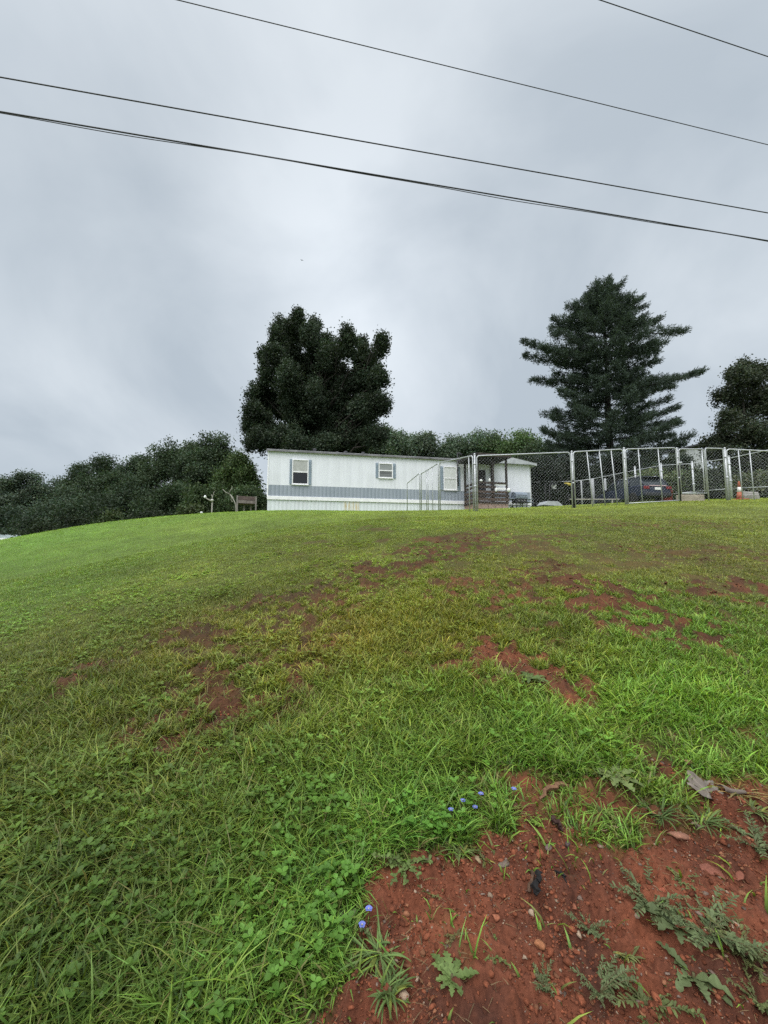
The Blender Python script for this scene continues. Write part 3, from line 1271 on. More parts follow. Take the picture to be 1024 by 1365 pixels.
def dead_leaf():
    p = gnd(945, 1062)
    z = float(hz(p[0], p[1])[0])
    t = thing('dead_leaf', 'large grey curled dead leaf lying on red soil near the right edge', 'leaf', (p[0], p[1], z + .006), .4)
    t.rotation_euler = (.28, -.05, .35)
    t.scale = (.68, .68, .68)
    n, R = 90, 7
    V, Cc = [], []
    lobes = ((-2.0, .75), (-1.05, .95), (0, 1.05), (1.05, .95), (2.0, .75))
    for i in range(R + 1):
        for k in range(n):
            a = -math.pi + 2 * math.pi * k / n
            rr = .60
            for la, ll in lobes:
                rr = max(rr, ll * math.exp(-((a - la) / .42) ** 2) ** .7)
            rr *= 1 + .07 * math.sin(a * 17) + .04 * math.sin(a * 31 + 1)
            q = rr * i / R * .118
            x, y = q * math.sin(a), q * math.cos(a)
            zz = .014 * (abs(x) / .1) ** 1.5 + .010 * math.sin(x * 60) * (q / .1) + .012 * max(0, y / .1) ** 2 + .010 * math.sin(a * 5) * i / R
            V.append((x, y, zz + .004))
            vein = min(abs(((a - la + math.pi) % (2 * math.pi)) - math.pi) for la, ll in lobes)
            g = 1.0 + .3 * (vein < .06) - .25 * float(vnoise(x * 60 + 9, y * 60, 3))
            Cc.append(np.array([.185, .158, .135]) * g)
    Q = [(i * n + k, i * n + (k + 1) % n, (i + 1) * n + (k + 1) % n, (i + 1) * n + k) for i in range(R) for k in range(n)]
    np_mesh('blade', np.array(V), [np.array(Q)], leaf_mat('dead_leaf', .8, .1, (1, .9, .8), .1), t, np.array(Cc), True)
    m = MB().tube([(0, 0, .006), (.01, -.04, .012), (.03, -.10, .006)], [.0028, .0022, .0018], 6)
    m.build('stalk', mat('leaf_stalk', (.16, .11, .08)), t)
    # the rolled-up side lobe
    V, Cc = [], []
    nu, nv = 12, 14
    for i in range(nu + 1):
        s = i / nu
        for k in range(nv + 1):
            a = 4.4 * k / nv
            r = .020 * (1 - .55 * s) * (1 + .25 * math.sin(7 * s + a))
            V.append((.075 + .115 * s, -.02 - .06 * s + r * math.cos(a), .022 + r * math.sin(a)))
            Cc.append(np.array([.165, .135, .115]) * (.75 + .4 * ((i * 7 + k * 3) % 5) / 5))
    Q = [(i * (nv + 1) + k, i * (nv + 1) + k + 1, (i + 1) * (nv + 1) + k + 1, (i + 1) * (nv + 1) + k) for i in range(nu) for k in range(nv)]
    np_mesh('rolled_lobe', np.array(V), [np.array(Q)], leaf_mat('dead_leaf'), t, np.array(Cc), True)


dead_leaf()


def stick(name, label, cat, a, b, r0, r1, m, seed, lift=.012, bend=.02, flat=1.0):
    rg = random.Random(seed)
    A, B = gnd(*a), gnd(*b)
    A[2], B[2] = float(hz(A[0], A[1])[0]) + lift, float(hz(B[0], B[1])[0]) + lift
    mb = MB()
    pts, rs = [], []
    for k in range(9):
        t = k / 8
        p = (B - A) * t + np.array([rg.uniform(-bend, bend) * .4, rg.uniform(-bend, bend) * .4, bend * math.sin(math.pi * t) * .6])
        pts.append(p)
        rs.append((r0 + (r1 - r0) * t) * rg.uniform(.55, 1.15) * (.45 if k in (0, 8) else 1))
    mb.tube(pts, rs, 5)
    mb.sm = [False] * len(mb.sm)
    o = mb.build(name, m)
    o.location = tuple(A)
    tag(o, label, cat)


stick('bark_strip', 'curled brown strip of bark at the top of the soil', 'bark', (722, 1080), (758, 1054), .014, .008, mat('bark_strip', (.19, .10, .055), .85, .5, 40, bump=.5), 3, .016, .03)
stick('bark_strip', 'dark short bark piece on the soil right under the curled strip', 'bark', (735, 1106), (748, 1114), .012, .009, mat('dark_bark', (.045, .022, .018), .9, .5, 40, bump=.5), 4)
stick('charred_stick', 'short black charred stick in the middle of the red soil', 'stick', (714, 1218), (722, 1188), .013, .009, mat('char', (.012, .011, .011), .8, .5, 50, bump=.5), 5, .012)
stick('charred_stick', 'brown and black stick piece leaning beside the charred one', 'stick', (706, 1206), (710, 1180), .008, .007, mat('dark_wood', (.09, .05, .03), .8, .5, 50, bump=.5), 6, .012)
stick('twig', 'thin dark twig above the charred stick', 'twig', (742, 1172), (758, 1196), .006, .004, mat('char', (.012, .011, .011)), 7, .008)
stick('twig', 'thin straw coloured twig lying across the upper soil', 'twig', (800, 1118), (838, 1112), .003, .002, mat('straw', (.30, .22, .13), .8, .3, 50), 8, .006)


# ------------------------------------------------------------------ trees
def tree_mesh(lobes, n_clump, n_leaf, leaf, colr, rg, clump_r=.5, shell=.55, up=.4, topgain=.5, zr=None, asp=1.0, branch_pts=None):
    """leaf quads in clumps spread through ellipsoid lobes"""
    vol = np.array([l[3] * l[4] * l[5] for l in lobes]) ** .62
    cnt = np.maximum(4, (vol / vol.sum() * n_clump).astype(int))
    P, Gn = [], []
    for l, c in zip(lobes, cnt):
        d = rg.normal(size=(c, 3))
        d /= np.linalg.norm(d, axis=1)[:, None]
        rr = rg.uniform(shell, 1.05, c) ** .8
        P.append(np.array(l[:3]) + d * rr[:, None] * np.array(l[3:6]))
        Gn.append(((.66 + .38 * d[:, 2] * topgain + rg.normal(0, .10, c)) * rg.uniform(.6, 1.35)).clip(.3, 1.6))  # upper clumps of each lobe paler, lower ones darker: light from above painted in
    P = np.vstack(P)
    Gn = np.concatenate(Gn)
    n = len(P)
    cr = clump_r * rg.uniform(.55, 1.35, n)
    pos = (P[:, None] + rg.normal(0, .75, (n, n_leaf, 3)).clip(-1.45, 1.45) * cr[:, None, None] * np.array([1, 1, .8])).reshape(-1, 3)
    N_ = len(pos)
    a = rg.normal(size=(N_, 3))
    a /= np.linalg.norm(a, axis=1)[:, None]
    nr = rg.normal(size=(N_, 3)) + np.array([0, 0, up])
    b = np.cross(nr, a)
    b /= np.linalg.norm(b, axis=1)[:, None] + 1e-9
    s = leaf * rg.uniform(.6, 1.35, N_)
    s1 = (s * .5)[:, None] * a
    s2 = (s * .32 * asp)[:, None] * b
    V = np.stack([pos - s1, pos + s2, pos + s1, pos - s2], 1).reshape(-1, 3)
    Q = np.arange(N_ * 4).reshape(-1, 4)
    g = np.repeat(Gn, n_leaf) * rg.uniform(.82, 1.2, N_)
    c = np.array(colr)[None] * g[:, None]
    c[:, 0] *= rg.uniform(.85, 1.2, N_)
    return V, Q, np.repeat(c, 4, 0), P


def limb(mb, a, b, r0, r1, rg, n=6, wob=.06, sides=6):
    a, b = np.array(a, float), np.array(b, float)
    ln = np.linalg.norm(b - a)
    pts, rs = [], []
    for k in range(n + 1):
        t = k / n
        p = a + (b - a) * t + (rg.normal(0, wob * ln, 3) * math.sin(math.pi * t) * .6)
        p[2] += ln * .08 * math.sin(math.pi * t)
        pts.append(p)
        rs.append(r0 + (r1 - r0) * t)
    mb.tube(pts, rs, sides)
    return pts


BARK = mat('tree_bark', (.032, .028, .024), .9, .45, 9, bump=.6, stretch=(1, 1, .25))


def make_tree(name, label, base, lobes, n_clump, n_leaf, leaf, colr, seed, group=None, clump_r=.5, trunk_r=.25, shell=.55, n_limb=None, transl=.25, asp=1.0, cat='tree', topgain=.5):
    """lobes in world coordinates; the object stands at its base"""
    rg = np.random.default_rng(seed)
    base = np.array(base, float)
    t = thing(name, label, cat, base, 0, group)
    lb = [(l[0] - base[0], l[1] - base[1], l[2] - base[2], *l[3:6]) for l in lobes]
    # break every bough up into smaller ragged ones
    sub = []
    for l in lb:
        sub.append((*l[:3], *(v * (.62 if name == 'broadleaf_tree' else .85) for v in l[3:6])))
        fe = name == 'broadleaf_tree'          # upright feathery boughs
        for _ in range(11 if fe else 7):
            d = rg.normal(size=3)
            d[2] += .25
            d /= np.linalg.norm(d)
            q = rg.uniform(.14, .36) if fe else rg.uniform(.22, .5)
            sub.append((l[0] + d[0] * l[3] * .66, l[1] + d[1] * l[4] * .66, l[2] + d[2] * l[5] * .62, l[3] * q, l[4] * q, l[5] * q * (rg.uniform(1.5, 2.6) if fe else rg.uniform(1.0, 1.7))))
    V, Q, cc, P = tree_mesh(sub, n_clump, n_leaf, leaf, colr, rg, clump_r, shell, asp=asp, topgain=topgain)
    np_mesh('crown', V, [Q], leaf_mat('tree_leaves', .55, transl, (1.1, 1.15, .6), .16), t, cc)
    mb = MB()
    cen = np.mean([l[:3] for l in lb], 0)
    zmin = min(l[2] - l[5] for l in lb)
    zmax = max(l[2] + l[5] * .6 for l in lb)
    pts = []
    for k in range(9):
        q = k / 8
        pts.append((cen[0] * q * .8 + rg.normal(0, .03) * zmax * .1, cen[1] * q * .8, -.3 + (zmax * .82 + .3) * q))
    mb.tube(pts, [trunk_r * (1.25 if k == 0 else 1) * (1 - .88 * (k / 8)) + .02 for k in range(9)], 9)
    for l in lb:
        zt = max(zmin * .6, min(l[2] - .9 * math.hypot(l[0] - cen[0], l[1] - cen[1]) - l[5] * .3, zmax * .75))
        q = (zt + .3) / (zmax * .82 + .3)
        q = min(max(q, .08), .95)
        a = (cen[0] * q * .8, cen[1] * q * .8, zt)
        r0 = trunk_r * (1 - .85 * q) * .4
        ps = limb(mb, a, l[:3], r0, r0 * .25, rg)
        for _ in range(3):
            d = rg.normal(size=3)
            d /= np.linalg.norm(d)
            limb(mb, ps[rg.integers(2, 6)], np.array(l[:3]) + d * np.array(l[3:6]) * .8, r0 * .3, .012, rg, 4, .06, 5)
    mb.build('trunk', BARK, t, fix=False)
    return t


def auto_lobes(px, top, Y, wpx, rg, base_z, n=9, low=.22, cone=0.0):
    """rounded crown between base and the pixel height of its top"""
    pt = at(px, top, Y)
    rx = wpx / F * Y * .5
    H = pt[2] - base_z
    z0 = base_z + low * H
    hh = (pt[2] - z0) * .5
    lobes = []
    cz = z0 + hh
    for k in range(n):
        u = rg.uniform(-1, 1)
        zz = -0.75 + 1.5 * (k + .5) / n
        wr = math.sqrt(max(.05, 1 - zz * zz)) * (1 - cone * (zz + 1) * .5)
        a = k * 2.4 + rg.uniform(-.5, .5)
        rr = rx * .62 * wr * rg.uniform(.6, 1.05)
        s = rx * rg.uniform(.36, .55) * (.6 + .4 * wr)
        lobes.append((pt[0] + rr * math.cos(a), Y + rr * math.sin(a), cz + zz * hh * .92, s, s, s * rg.uniform(.7, 1.0)))
    s = rx * (.54 - .30 * cone)
    lobes.append((pt[0] + rx * .05, Y, pt[2] - s * .80, s, s, s * .80))
    for q in (-1, 1):                          # shoulders, so that the top never sits on a stalk
        s2 = s * rg.uniform(.7, .95)
        lobes.append((pt[0] + q * rx * rg.uniform(.38, .55) * (1 - .5 * cone), Y + rg.uniform(-.3, .3) * rx, pt[2] - s * rg.uniform(1.35, 2.1), s2, s2, s2))
    return lobes


def px_lobes(spec, Y, rg, dy=1.6):
    """(px, py, half width px, half height px) -> ellipsoids"""
    out = []
    for px, py, a, b in spec:
        yy = Y + rg.uniform(-dy, dy)
        p = at(px, py, yy)
        out.append((p[0], yy, p[2], a / F * yy, a / F * yy, b / F * yy))
    return out


rg0 = np.random.default_rng(5)
# the big broadleaf tree behind the home
spec = [(373, 454, 17, 26), (395, 446, 13, 26), (418, 456, 13, 24), (436, 474, 12, 24), (463, 464, 14, 27), (484, 478, 16, 24), (507, 466, 8, 18), (505, 505, 14, 18),
        (505, 538, 17, 14), (487, 560, 24, 22), (343, 523, 15, 20), (337, 550, 13, 22), (356, 500, 15, 26), (360, 540, 30, 30), (395, 490, 34, 36), (440, 505, 34, 34),
        (470, 515, 26, 28), (400, 550, 38, 34), (440, 560, 36, 34), (346, 587, 20, 20), (470, 590, 30, 20), (380, 590, 36, 24), (425, 600, 40, 22), (500, 580, 20, 14), (332, 568, 9, 12),
        (373, 438, 8, 15), (397, 427, 7, 17), (419, 436, 7, 15), (434, 456, 6, 14), (462, 446, 7, 15), (484, 460, 7, 14), (510, 455, 5, 13), (352, 474, 6, 13), (388, 440, 9, 16), (410, 450, 12, 20),
        (447, 470, 12, 22), (425, 500, 28, 40), (415, 540, 30, 34), (385, 515, 24, 30), (450, 540, 26, 30), (475, 545, 22, 26), (495, 490, 14, 20), (364, 474, 12, 20),
        (375, 585, 26, 24), (410, 575, 26, 26), (450, 585, 26, 24), (485, 585, 18, 18), (430, 600, 30, 20), (395, 600, 30, 18), (460, 605, 30, 16), (486, 548, 18, 18), (468, 570, 20, 18), (350, 565, 16, 18), (495, 520, 12, 16)]
Ym = 30
b = gp(425, Ym, .1)
make_tree('broadleaf_tree', 'huge dark broadleaf tree with several upright tops behind the white mobile home', b, px_lobes(spec, Ym, rg0, 2.4), 10500, 40, .155, (.054, .080, .050), 11,
          clump_r=.30, trunk_r=.42, shell=.35, topgain=.5)

# right edge tree
spec = [(992, 490, 7, 13), (978, 502, 6, 12), (1010, 496, 7, 12), (988, 503, 15, 18), (1005, 505, 20, 22), (968, 530, 16, 20), (995, 540, 28, 26), (1025, 535, 22, 26), (968, 562, 14, 16), (985, 580, 32, 24), (1020, 585, 34, 26), (948, 592, 9, 10),
        (1045, 560, 26, 30), (985, 615, 36, 22), (1030, 615, 36, 22), (956, 606, 15, 12)]
Yr = 25
b = gp(1000, Yr, .1)
make_tree('broadleaf_tree', 'smaller dark rounded tree at the right edge behind the kennel', b, px_lobes(spec, Yr, rg0, 1.2), 1500, 36, .135, (.066, .086, .056), 12, clump_r=.28, trunk_r=.18, shell=.35)


# the pine
def pine():
    rg = np.random.default_rng(21)
    Y = 32
    base = gp(818, Y, .1)
    top = at(818, 379, Y)
    H = top[2] - base[2]
    t = thing('pine_tree', 'tall dark pine with long ragged side branches behind the kennel fence', 'tree', base)
    k = Y / F
    ys = [372, 395, 410, 425, 440, 455, 470, 484, 495, 506, 520, 545, 570, 600, 640]
    Lf = [4, 26, 36, 50, 62, 74, 78, 70, 74, 72, 62, 72, 92, 100, 100]
    Rt = [4, 28, 32, 40, 58, 52, 54, 62, 68, 62, 44, 72, 76, 86, 90]
    zs = np.array([at(818, y, Y)[2] - base[2] for y in ys])[::-1]
    Lf, Rt = np.array(Lf)[::-1] * k, np.array(Rt)[::-1] * k
    mb = MB()
    mb.tube([(0.06 * math.sin(i), 0, -.3 + (H + .2) * i / 12) for i in range(13)], [.36 * (1 - .93 * i / 12) + .02 for i in range(13)], 10)
    pos, dirs, gain = [], [], []
    zz = H * .06
    while zz < H * .995:
        f = zz / H
        nb = 7 if f < .9 else 5
        a0 = rg.uniform(0, 6.28)
        for j in range(nb):
            a = a0 + j * 2 * math.pi / nb + rg.uniform(-.25, .25)
            ca = math.cos(a)
            reach = np.interp(zz + rg.uniform(-.2, .2), zs, Rt if ca > 0 else Lf)
            mean = .5 * (np.interp(zz, zs, Rt) + np.interp(zz, zs, Lf))
            ln = (abs(ca) * reach + (1 - abs(ca)) * mean * .85) * rg.choice([rg.uniform(.55, .8), rg.uniform(.85, 1.04)], p=[.35, .65])
            if f > .9:
                ln *= 1.0
            ln = max(ln, .35)
            rise = (.05 + .55 * f ** 2) * rg.uniform(.6, 1.3)
            sag = .18 * (1 - f)
            d = np.array([ca, math.sin(a), 0])
            z0 = zz - rise * ln * .55
            pts = []
            for q in np.linspace(0, 1, 7):
                pts.append(d * ln * q + np.array([0, 0, z0 + ln * (rise * q - sag * q + (sag + .06) * q * q)]))
            mb.tube(pts, [max(.012, .055 * (ln / 6) * (1 - .8 * q) + .008) for q in np.linspace(0, 1, 7)], 5)
            pts = np.array(pts)
            nt_ = int(10 + ln * 13)
            side = np.array([-d[1], d[0], 0])
            for _ in range(nt_):
                q = rg.uniform(.18, 1.0) ** .75
                i = min(5, int(q * 6))
                fr = q * 6 - i
                p = pts[i] * (1 - fr) + pts[i + 1] * fr
                wdt = ln * .26 * (1.08 - q) + .14
                u = rg.uniform(-1, 1)
                p = p + side * u * wdt + np.array([0, 0, rg.uniform(-.08, .26) - .05 * abs(u)]) + d * rg.uniform(-.1, .25)
                pos.append(p)
                dd = d * rg.uniform(.4, 1.1) + side * u * .9 + np.array([0, 0, rg.uniform(.1, .6)])
                dirs.append(dd / np.linalg.norm(dd))
                gain.append(rg.uniform(.65, 1.3))
        zz += rg.uniform(.5, .8) * (1 if f < .8 else .7)
    # the long side boughs that make its outline: (tip pixel) -> built in the plane of the trunk
    for tx, ty in ((697, 455), (699, 473), (708, 507), (737, 424), (733, 436), (738, 548), (722, 572), (728, 590), (755, 408), (938, 495), (915, 441), (882, 424), (858, 396), (903, 543),
                   (898, 515), (870, 470), (905, 560), (898, 580), (920, 500), (890, 455), (780, 392), (862, 408), (720, 462), (745, 520)):
        yy = Y + rg.uniform(-2.5, 2.5)
        tip = at(tx, ty, yy) - base
        ln = abs(tip[0])
        z0 = max(.5, tip[2] - ln * rg.uniform(.02, .22))
        A_ = np.array([0, 0, z0])
        side = np.array([0, 1.0, 0])
        pts = np.array([A_ + (tip - A_) * q + np.array([0, 0, -.06 * ln * math.sin(math.pi * q)]) for q in np.linspace(0, 1, 7)])
        mb.tube(pts, [max(.012, .06 * (ln / 6) * (1 - .85 * q) + .008) for q in np.linspace(0, 1, 7)], 5)
        d = (tip - A_) / np.linalg.norm(tip - A_)
        for _ in range(int(26 * ln)):
            q = rg.uniform(.15, 1.0)
            i = min(5, int(q * 6))
            p = pts[i] + (pts[i + 1] - pts[i]) * (q * 6 - i)
            u = rg.uniform(-1, 1)
            p = p + side * u * (ln * .22 * (1.05 - q) + .15) + np.array([0, 0, rg.uniform(-.22, .30) * (1.25 - q)])
            pos.append(p)
            dd = d * rg.uniform(.5, 1.1) + side * u * .7 + np.array([0, 0, rg.uniform(.0, .6)])
            dirs.append(dd / np.linalg.norm(dd))
            gain.append(rg.uniform(.65, 1.3))
    pos, dirs, gain = np.array(pos), np.array(dirs), np.array(gain)
    n, nl = len(pos), 16
    dr = (dirs[:, None] * .9 + rg.normal(0, .55, (n, nl, 3))).reshape(-1, 3)
    dr /= np.linalg.norm(dr, axis=1)[:, None]
    st = (pos[:, None] + rg.normal(0, .10, (n, nl, 3))).reshape(-1, 3)
    ln = rg.uniform(.16, .34, n * nl)
    sd_ = np.cross(dr, rg.normal(size=dr.shape))
    sd_ /= np.linalg.norm(sd_, axis=1)[:, None]
    wd = rg.uniform(.018, .034, n * nl)[:, None]
    V = np.stack([st - sd_ * wd * .4, st + dr * (ln * .5)[:, None] - sd_ * wd, st + dr * ln[:, None], st + dr * (ln * .5)[:, None] + sd_ * wd], 1).reshape(-1, 3)
    Q = np.arange(n * nl * 4).reshape(-1, 4)
    c = np.array([.058, .082, .066]) * (np.repeat(gain, nl) * rg.uniform(.7, 1.3, n * nl))[:, None]
    np_mesh('crown', V, [Q], leaf_mat('tree_leaves'), t, np.repeat(c, 4, 0))
    mb.build('trunk', BARK, t, fix=False)


pine()

# woods on the left and behind the home: each tree its own
DARK = (.034, .047, .028)
MIDG = (.046, .063, .034)
LIGHT = (.070, .095, .042)
HAZY = (.085, .105, .095)  # leaf green lightened and blued: aerial haze put into the colour
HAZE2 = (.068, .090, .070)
G1 = 'trees of the woods beyond the lawn'
woods = [  # farther crowns carry painted haze in their leaf colour, paler and bluer
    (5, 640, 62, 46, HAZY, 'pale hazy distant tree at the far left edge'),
    (36, 629, 44, 50, (.055, .07, .058), 'tree with a pointed top standing out near the left edge'),
    (84, 638, 48, 52, (.060, .078, .062), 'low tree in the dip right of the pointed one'),
    (110, 621, 42, 46, (.042, .057, .042), 'narrow tree rising left of the broad round one'),
    (143, 607, 40, 66, (.036, .050, .034), 'broad round topped dark tree in the middle of the woods'),
    (182, 608, 42, 40, (.046, .062, .045), 'small topped tree between the broad and the tall ones'),
    (221, 588, 37, 66, (.038, .053, .034), 'tall rounded tree in the right half of the woods'),
    (256, 590, 40, 44, (.050, .066, .046), 'pale narrow tree between the two tallest of the woods'),
    (288, 577, 36, 62, (.040, .055, .036), 'tallest tree of the woods, beside the huge dark tree'),
    (318, 606, 31, 56, (.050, .072, .032), 'light green tree close to the left end of the home'),
    (14, 672, 36, 70, (.036, .050, .040), 'low dark tree in front at the left edge'),
    (66, 668, 34, 76, (.033, .046, .035), 'low dark tree in front below the dip of the woods'),
    (122, 652, 32, 84, (.030, .042, .029), 'wide low tree in front below the broad round one'),
    (180, 645, 30, 84, (.027, .038, .026), 'darkest front tree at the middle of the woods'),
    (236, 640, 28, 80, (.032, .046, .027), 'front tree below the tall rounded one'),
    (262, 600, 34, 60, (.040, .056, .037), 'dense tree below the pale narrow one'),
    (160, 625, 36, 60, (.038, .053, .036), 'mid height tree right of the broad round one'),
    (90, 645, 38, 70, (.045, .06, .046), 'broad low tree filling the dip of the woods'),
    (280, 646, 26, 66, (.040, .057, .029), 'front tree behind the wooden rack and the feeder post'),
    (334, 650, 25, 56, (.036, .052, .027), 'bushy tree right behind the wooden rack'),
]
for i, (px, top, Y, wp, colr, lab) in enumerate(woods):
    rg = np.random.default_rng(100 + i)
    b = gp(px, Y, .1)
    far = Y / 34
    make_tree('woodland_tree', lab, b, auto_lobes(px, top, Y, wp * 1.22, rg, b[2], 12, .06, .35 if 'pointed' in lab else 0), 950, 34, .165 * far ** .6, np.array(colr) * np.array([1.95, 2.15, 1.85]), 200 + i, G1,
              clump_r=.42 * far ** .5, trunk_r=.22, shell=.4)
G2 = 'trees behind the home'
back = [  # distance haze is mixed into these leaf colours
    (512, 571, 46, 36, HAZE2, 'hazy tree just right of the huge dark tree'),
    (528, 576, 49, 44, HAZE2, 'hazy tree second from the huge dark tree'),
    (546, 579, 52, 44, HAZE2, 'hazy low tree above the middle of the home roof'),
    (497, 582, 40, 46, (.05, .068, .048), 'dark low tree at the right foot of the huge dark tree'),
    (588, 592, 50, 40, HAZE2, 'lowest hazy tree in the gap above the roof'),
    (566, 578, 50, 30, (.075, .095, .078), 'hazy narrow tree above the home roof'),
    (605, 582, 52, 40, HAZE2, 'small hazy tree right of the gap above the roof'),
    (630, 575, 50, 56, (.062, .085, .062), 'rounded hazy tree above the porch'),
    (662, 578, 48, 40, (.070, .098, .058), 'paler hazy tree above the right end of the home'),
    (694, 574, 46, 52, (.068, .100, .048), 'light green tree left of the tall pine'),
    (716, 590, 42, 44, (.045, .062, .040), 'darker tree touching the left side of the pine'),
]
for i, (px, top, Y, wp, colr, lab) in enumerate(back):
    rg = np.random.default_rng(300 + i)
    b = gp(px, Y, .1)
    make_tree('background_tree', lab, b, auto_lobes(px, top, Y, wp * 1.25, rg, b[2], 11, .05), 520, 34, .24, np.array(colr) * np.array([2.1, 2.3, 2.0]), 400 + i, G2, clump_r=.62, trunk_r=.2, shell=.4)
G3 = 'shrubs behind the kennel'
shr = [
    (725, 612, 27, 60, (.022, .030, .022), 'dark shrub right of the home end wall'),
    (765, 606, 29, 66, (.022, .031, .022), 'tall dark shrub under the left branches of the pine'),
    (815, 606, 30, 66, (.024, .034, .022), 'dark shrub around the foot of the pine'),
    (862, 600, 30, 62, (.036, .055, .026), 'green shrub under the right branches of the pine'),
    (900, 608, 30, 50, (.042, .062, .028), 'green shrub left of the gate'),
    (868, 628, 26, 60, (.060, .082, .034), 'light green low bush behind the dark car'),
    (912, 634, 25, 56, (.056, .078, .034), 'light green low bush behind the gate'),
    (950, 625, 24, 60, (.030, .043, .025), 'dark low bush right of the gate'),
    (1000, 640, 22, 46, (.070, .085, .048), 'pale bush behind the traffic cone'),
    (1030, 636, 21, 50, (.075, .088, .055), 'pale bush at the right edge behind the kennel'),
]
for i, (px, top, Y, wp, colr, lab) in enumerate(shr):
    rg = np.random.default_rng(500 + i)
    b = gp(px, Y, .1)
    make_tree('shrub', lab, b, auto_lobes(px, top, Y, wp, rg, b[2], 8, -.02), 260, 32, .16, np.array(colr) * 1.9, 600 + i, G3, clump_r=.4, trunk_r=.07, shell=.3, cat='shrub')

# small plants along the rim on the left
for i, (px, top, Y, wp, colr, lab) in enumerate([
        (152, 684, 22, 34, (.065, .095, .04), 'small light green bush below the woods'),
        (258, 676, 21.5, 26, (.075, .105, .045), 'small pale bush left of the feeder post'),
        (60, 694, 22, 60, (.038, .055, .03), 'low bush at the foot of the woods near the left edge'),
        (205, 676, 24, 60, (.038, .055, .03), 'low dark bush at the foot of the woods'),
        (108, 688, 23, 56, (.036, .052, .03), 'low dark bush between the two low bushes of the wood edge')]):
    rg = np.random.default_rng(700 + i)
    b = gp(px, Y, .1)
    make_tree('shrub', lab, b, auto_lobes(px, top, Y, wp, rg, b[2], 6, -.05), 90, 26, .13, colr, 720 + i, 'bushes at the foot of the woods', clump_r=.28, trunk_r=.04, shell=.3, cat='shrub')


# far wooded hills closing the horizon
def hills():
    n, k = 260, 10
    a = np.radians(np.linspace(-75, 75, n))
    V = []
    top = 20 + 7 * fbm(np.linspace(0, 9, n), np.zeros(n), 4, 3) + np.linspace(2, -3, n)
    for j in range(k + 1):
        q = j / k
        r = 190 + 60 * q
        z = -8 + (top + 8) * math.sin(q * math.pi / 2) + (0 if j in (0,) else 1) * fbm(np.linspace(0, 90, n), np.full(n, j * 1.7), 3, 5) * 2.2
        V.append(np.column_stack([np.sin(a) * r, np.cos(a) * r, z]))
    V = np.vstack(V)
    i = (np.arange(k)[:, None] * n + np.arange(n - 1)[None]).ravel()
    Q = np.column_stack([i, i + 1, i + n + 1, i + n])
    o = np_mesh('hills', V, [Q], mat('far_woods', (.085, .105, .098), 1, .35, .35), None, None, True)  # hill colour paled and blued to stand for haze
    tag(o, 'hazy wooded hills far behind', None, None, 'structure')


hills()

# ------------------------------------------------------------------ mobile home
YL, YR = 19.6, 22.9
PL, PR = at(356.5, 665, YL), at(708, 674.3, YR)
ux, uy = PR[0] - PL[0], PR[1] - PL[1]
LEN = math.hypot(ux, uy)
ux, uy = ux / LEN, uy / LEN
RZ = math.atan2(uy, ux)
Z_TRIM = PL[2]
home = thing('mobile_home', 'long white mobile home with grey-blue band and shutters on the hilltop', 'mobile home', (PL[0], PL[1], 0), RZ)
DEP = 4.1


def wall_pt(px, py, off=0.0):
    """pixel -> (along, height) on the front wall plane shifted `off` towards the viewer"""
    d = ray(px, py)
    nx, ny = -uy, ux
    ox, oy = PL[0] - nx * off, PL[1] - ny * off
    t = (ox * nx + oy * ny) / (d[0] * nx + d[1] * ny)
    x, y = d[0] * t - PL[0], d[1] * t - PL[1]
    return x * ux + y * uy, EYE + d[2] * t


Z_EAVE = wall_pt(357.6, 600.5)[1]
Z_BAND = wall_pt(357.6, 646)[1]
Z_BAND0 = Z_TRIM + .16
Z_GND = min(h1(PL[0] + ux * s - uy * q, PL[1] + uy * s + ux * q) for s in (0, 4, 8, 12, LEN) for q in (0, DEP)) - .25


def streak_mat(name, col, dirt=(.30, .30, .27), amt=.5, rough=.45):
    """painted metal siding with rain streaks"""
    if name in MATS:
        return MATS[name]
    m, t, b = nt(name)
    N, L = t.nodes, t.links
    tc = N.new('ShaderNodeTexCoord')
    mp = N.new('ShaderNodeMapping')
    mp.inputs['Scale'].default_value = (5, 5, .35)
    L.new(tc.outputs['Object'], mp.inputs['Vector'])
    n = N.new('ShaderNodeTexNoise')
    n.inputs['Scale'].default_value = 1.6
    n.inputs['Detail'].default_value = 7
    n.inputs['Roughness'].default_value = .7
    L.new(mp.outputs[0], n.inputs['Vector'])
    n2 = N.new('ShaderNodeTexNoise')
    n2.inputs['Scale'].default_value = .7
    n2.inputs['Detail'].default_value = 4
    L.new(tc.outputs['Object'], n2.inputs['Vector'])
    mu = N.new('ShaderNodeMath')
    mu.operation = 'MULTIPLY'
    L.new(n.outputs['Fac'], mu.inputs[0])
    L.new(n2.outputs['Fac'], mu.inputs[1])
    r = N.new('ShaderNodeValToRGB')
    r.color_ramp.elements[0].position = .22
    r.color_ramp.elements[1].position = .46
    r.color_ramp.elements[0].color = (*col, 1)
    r.color_ramp.elements[1].color = (*[c * (1 - amt) + d * amt for c, d in zip(col, dirt)], 1)
    L.new(mu.outputs[0], r.inputs['Fac'])
    L.new(r.outputs[0], b.inputs['Base Color'])
    b.inputs['Roughness'].default_value = rough
    MATS[name] = m
    return m


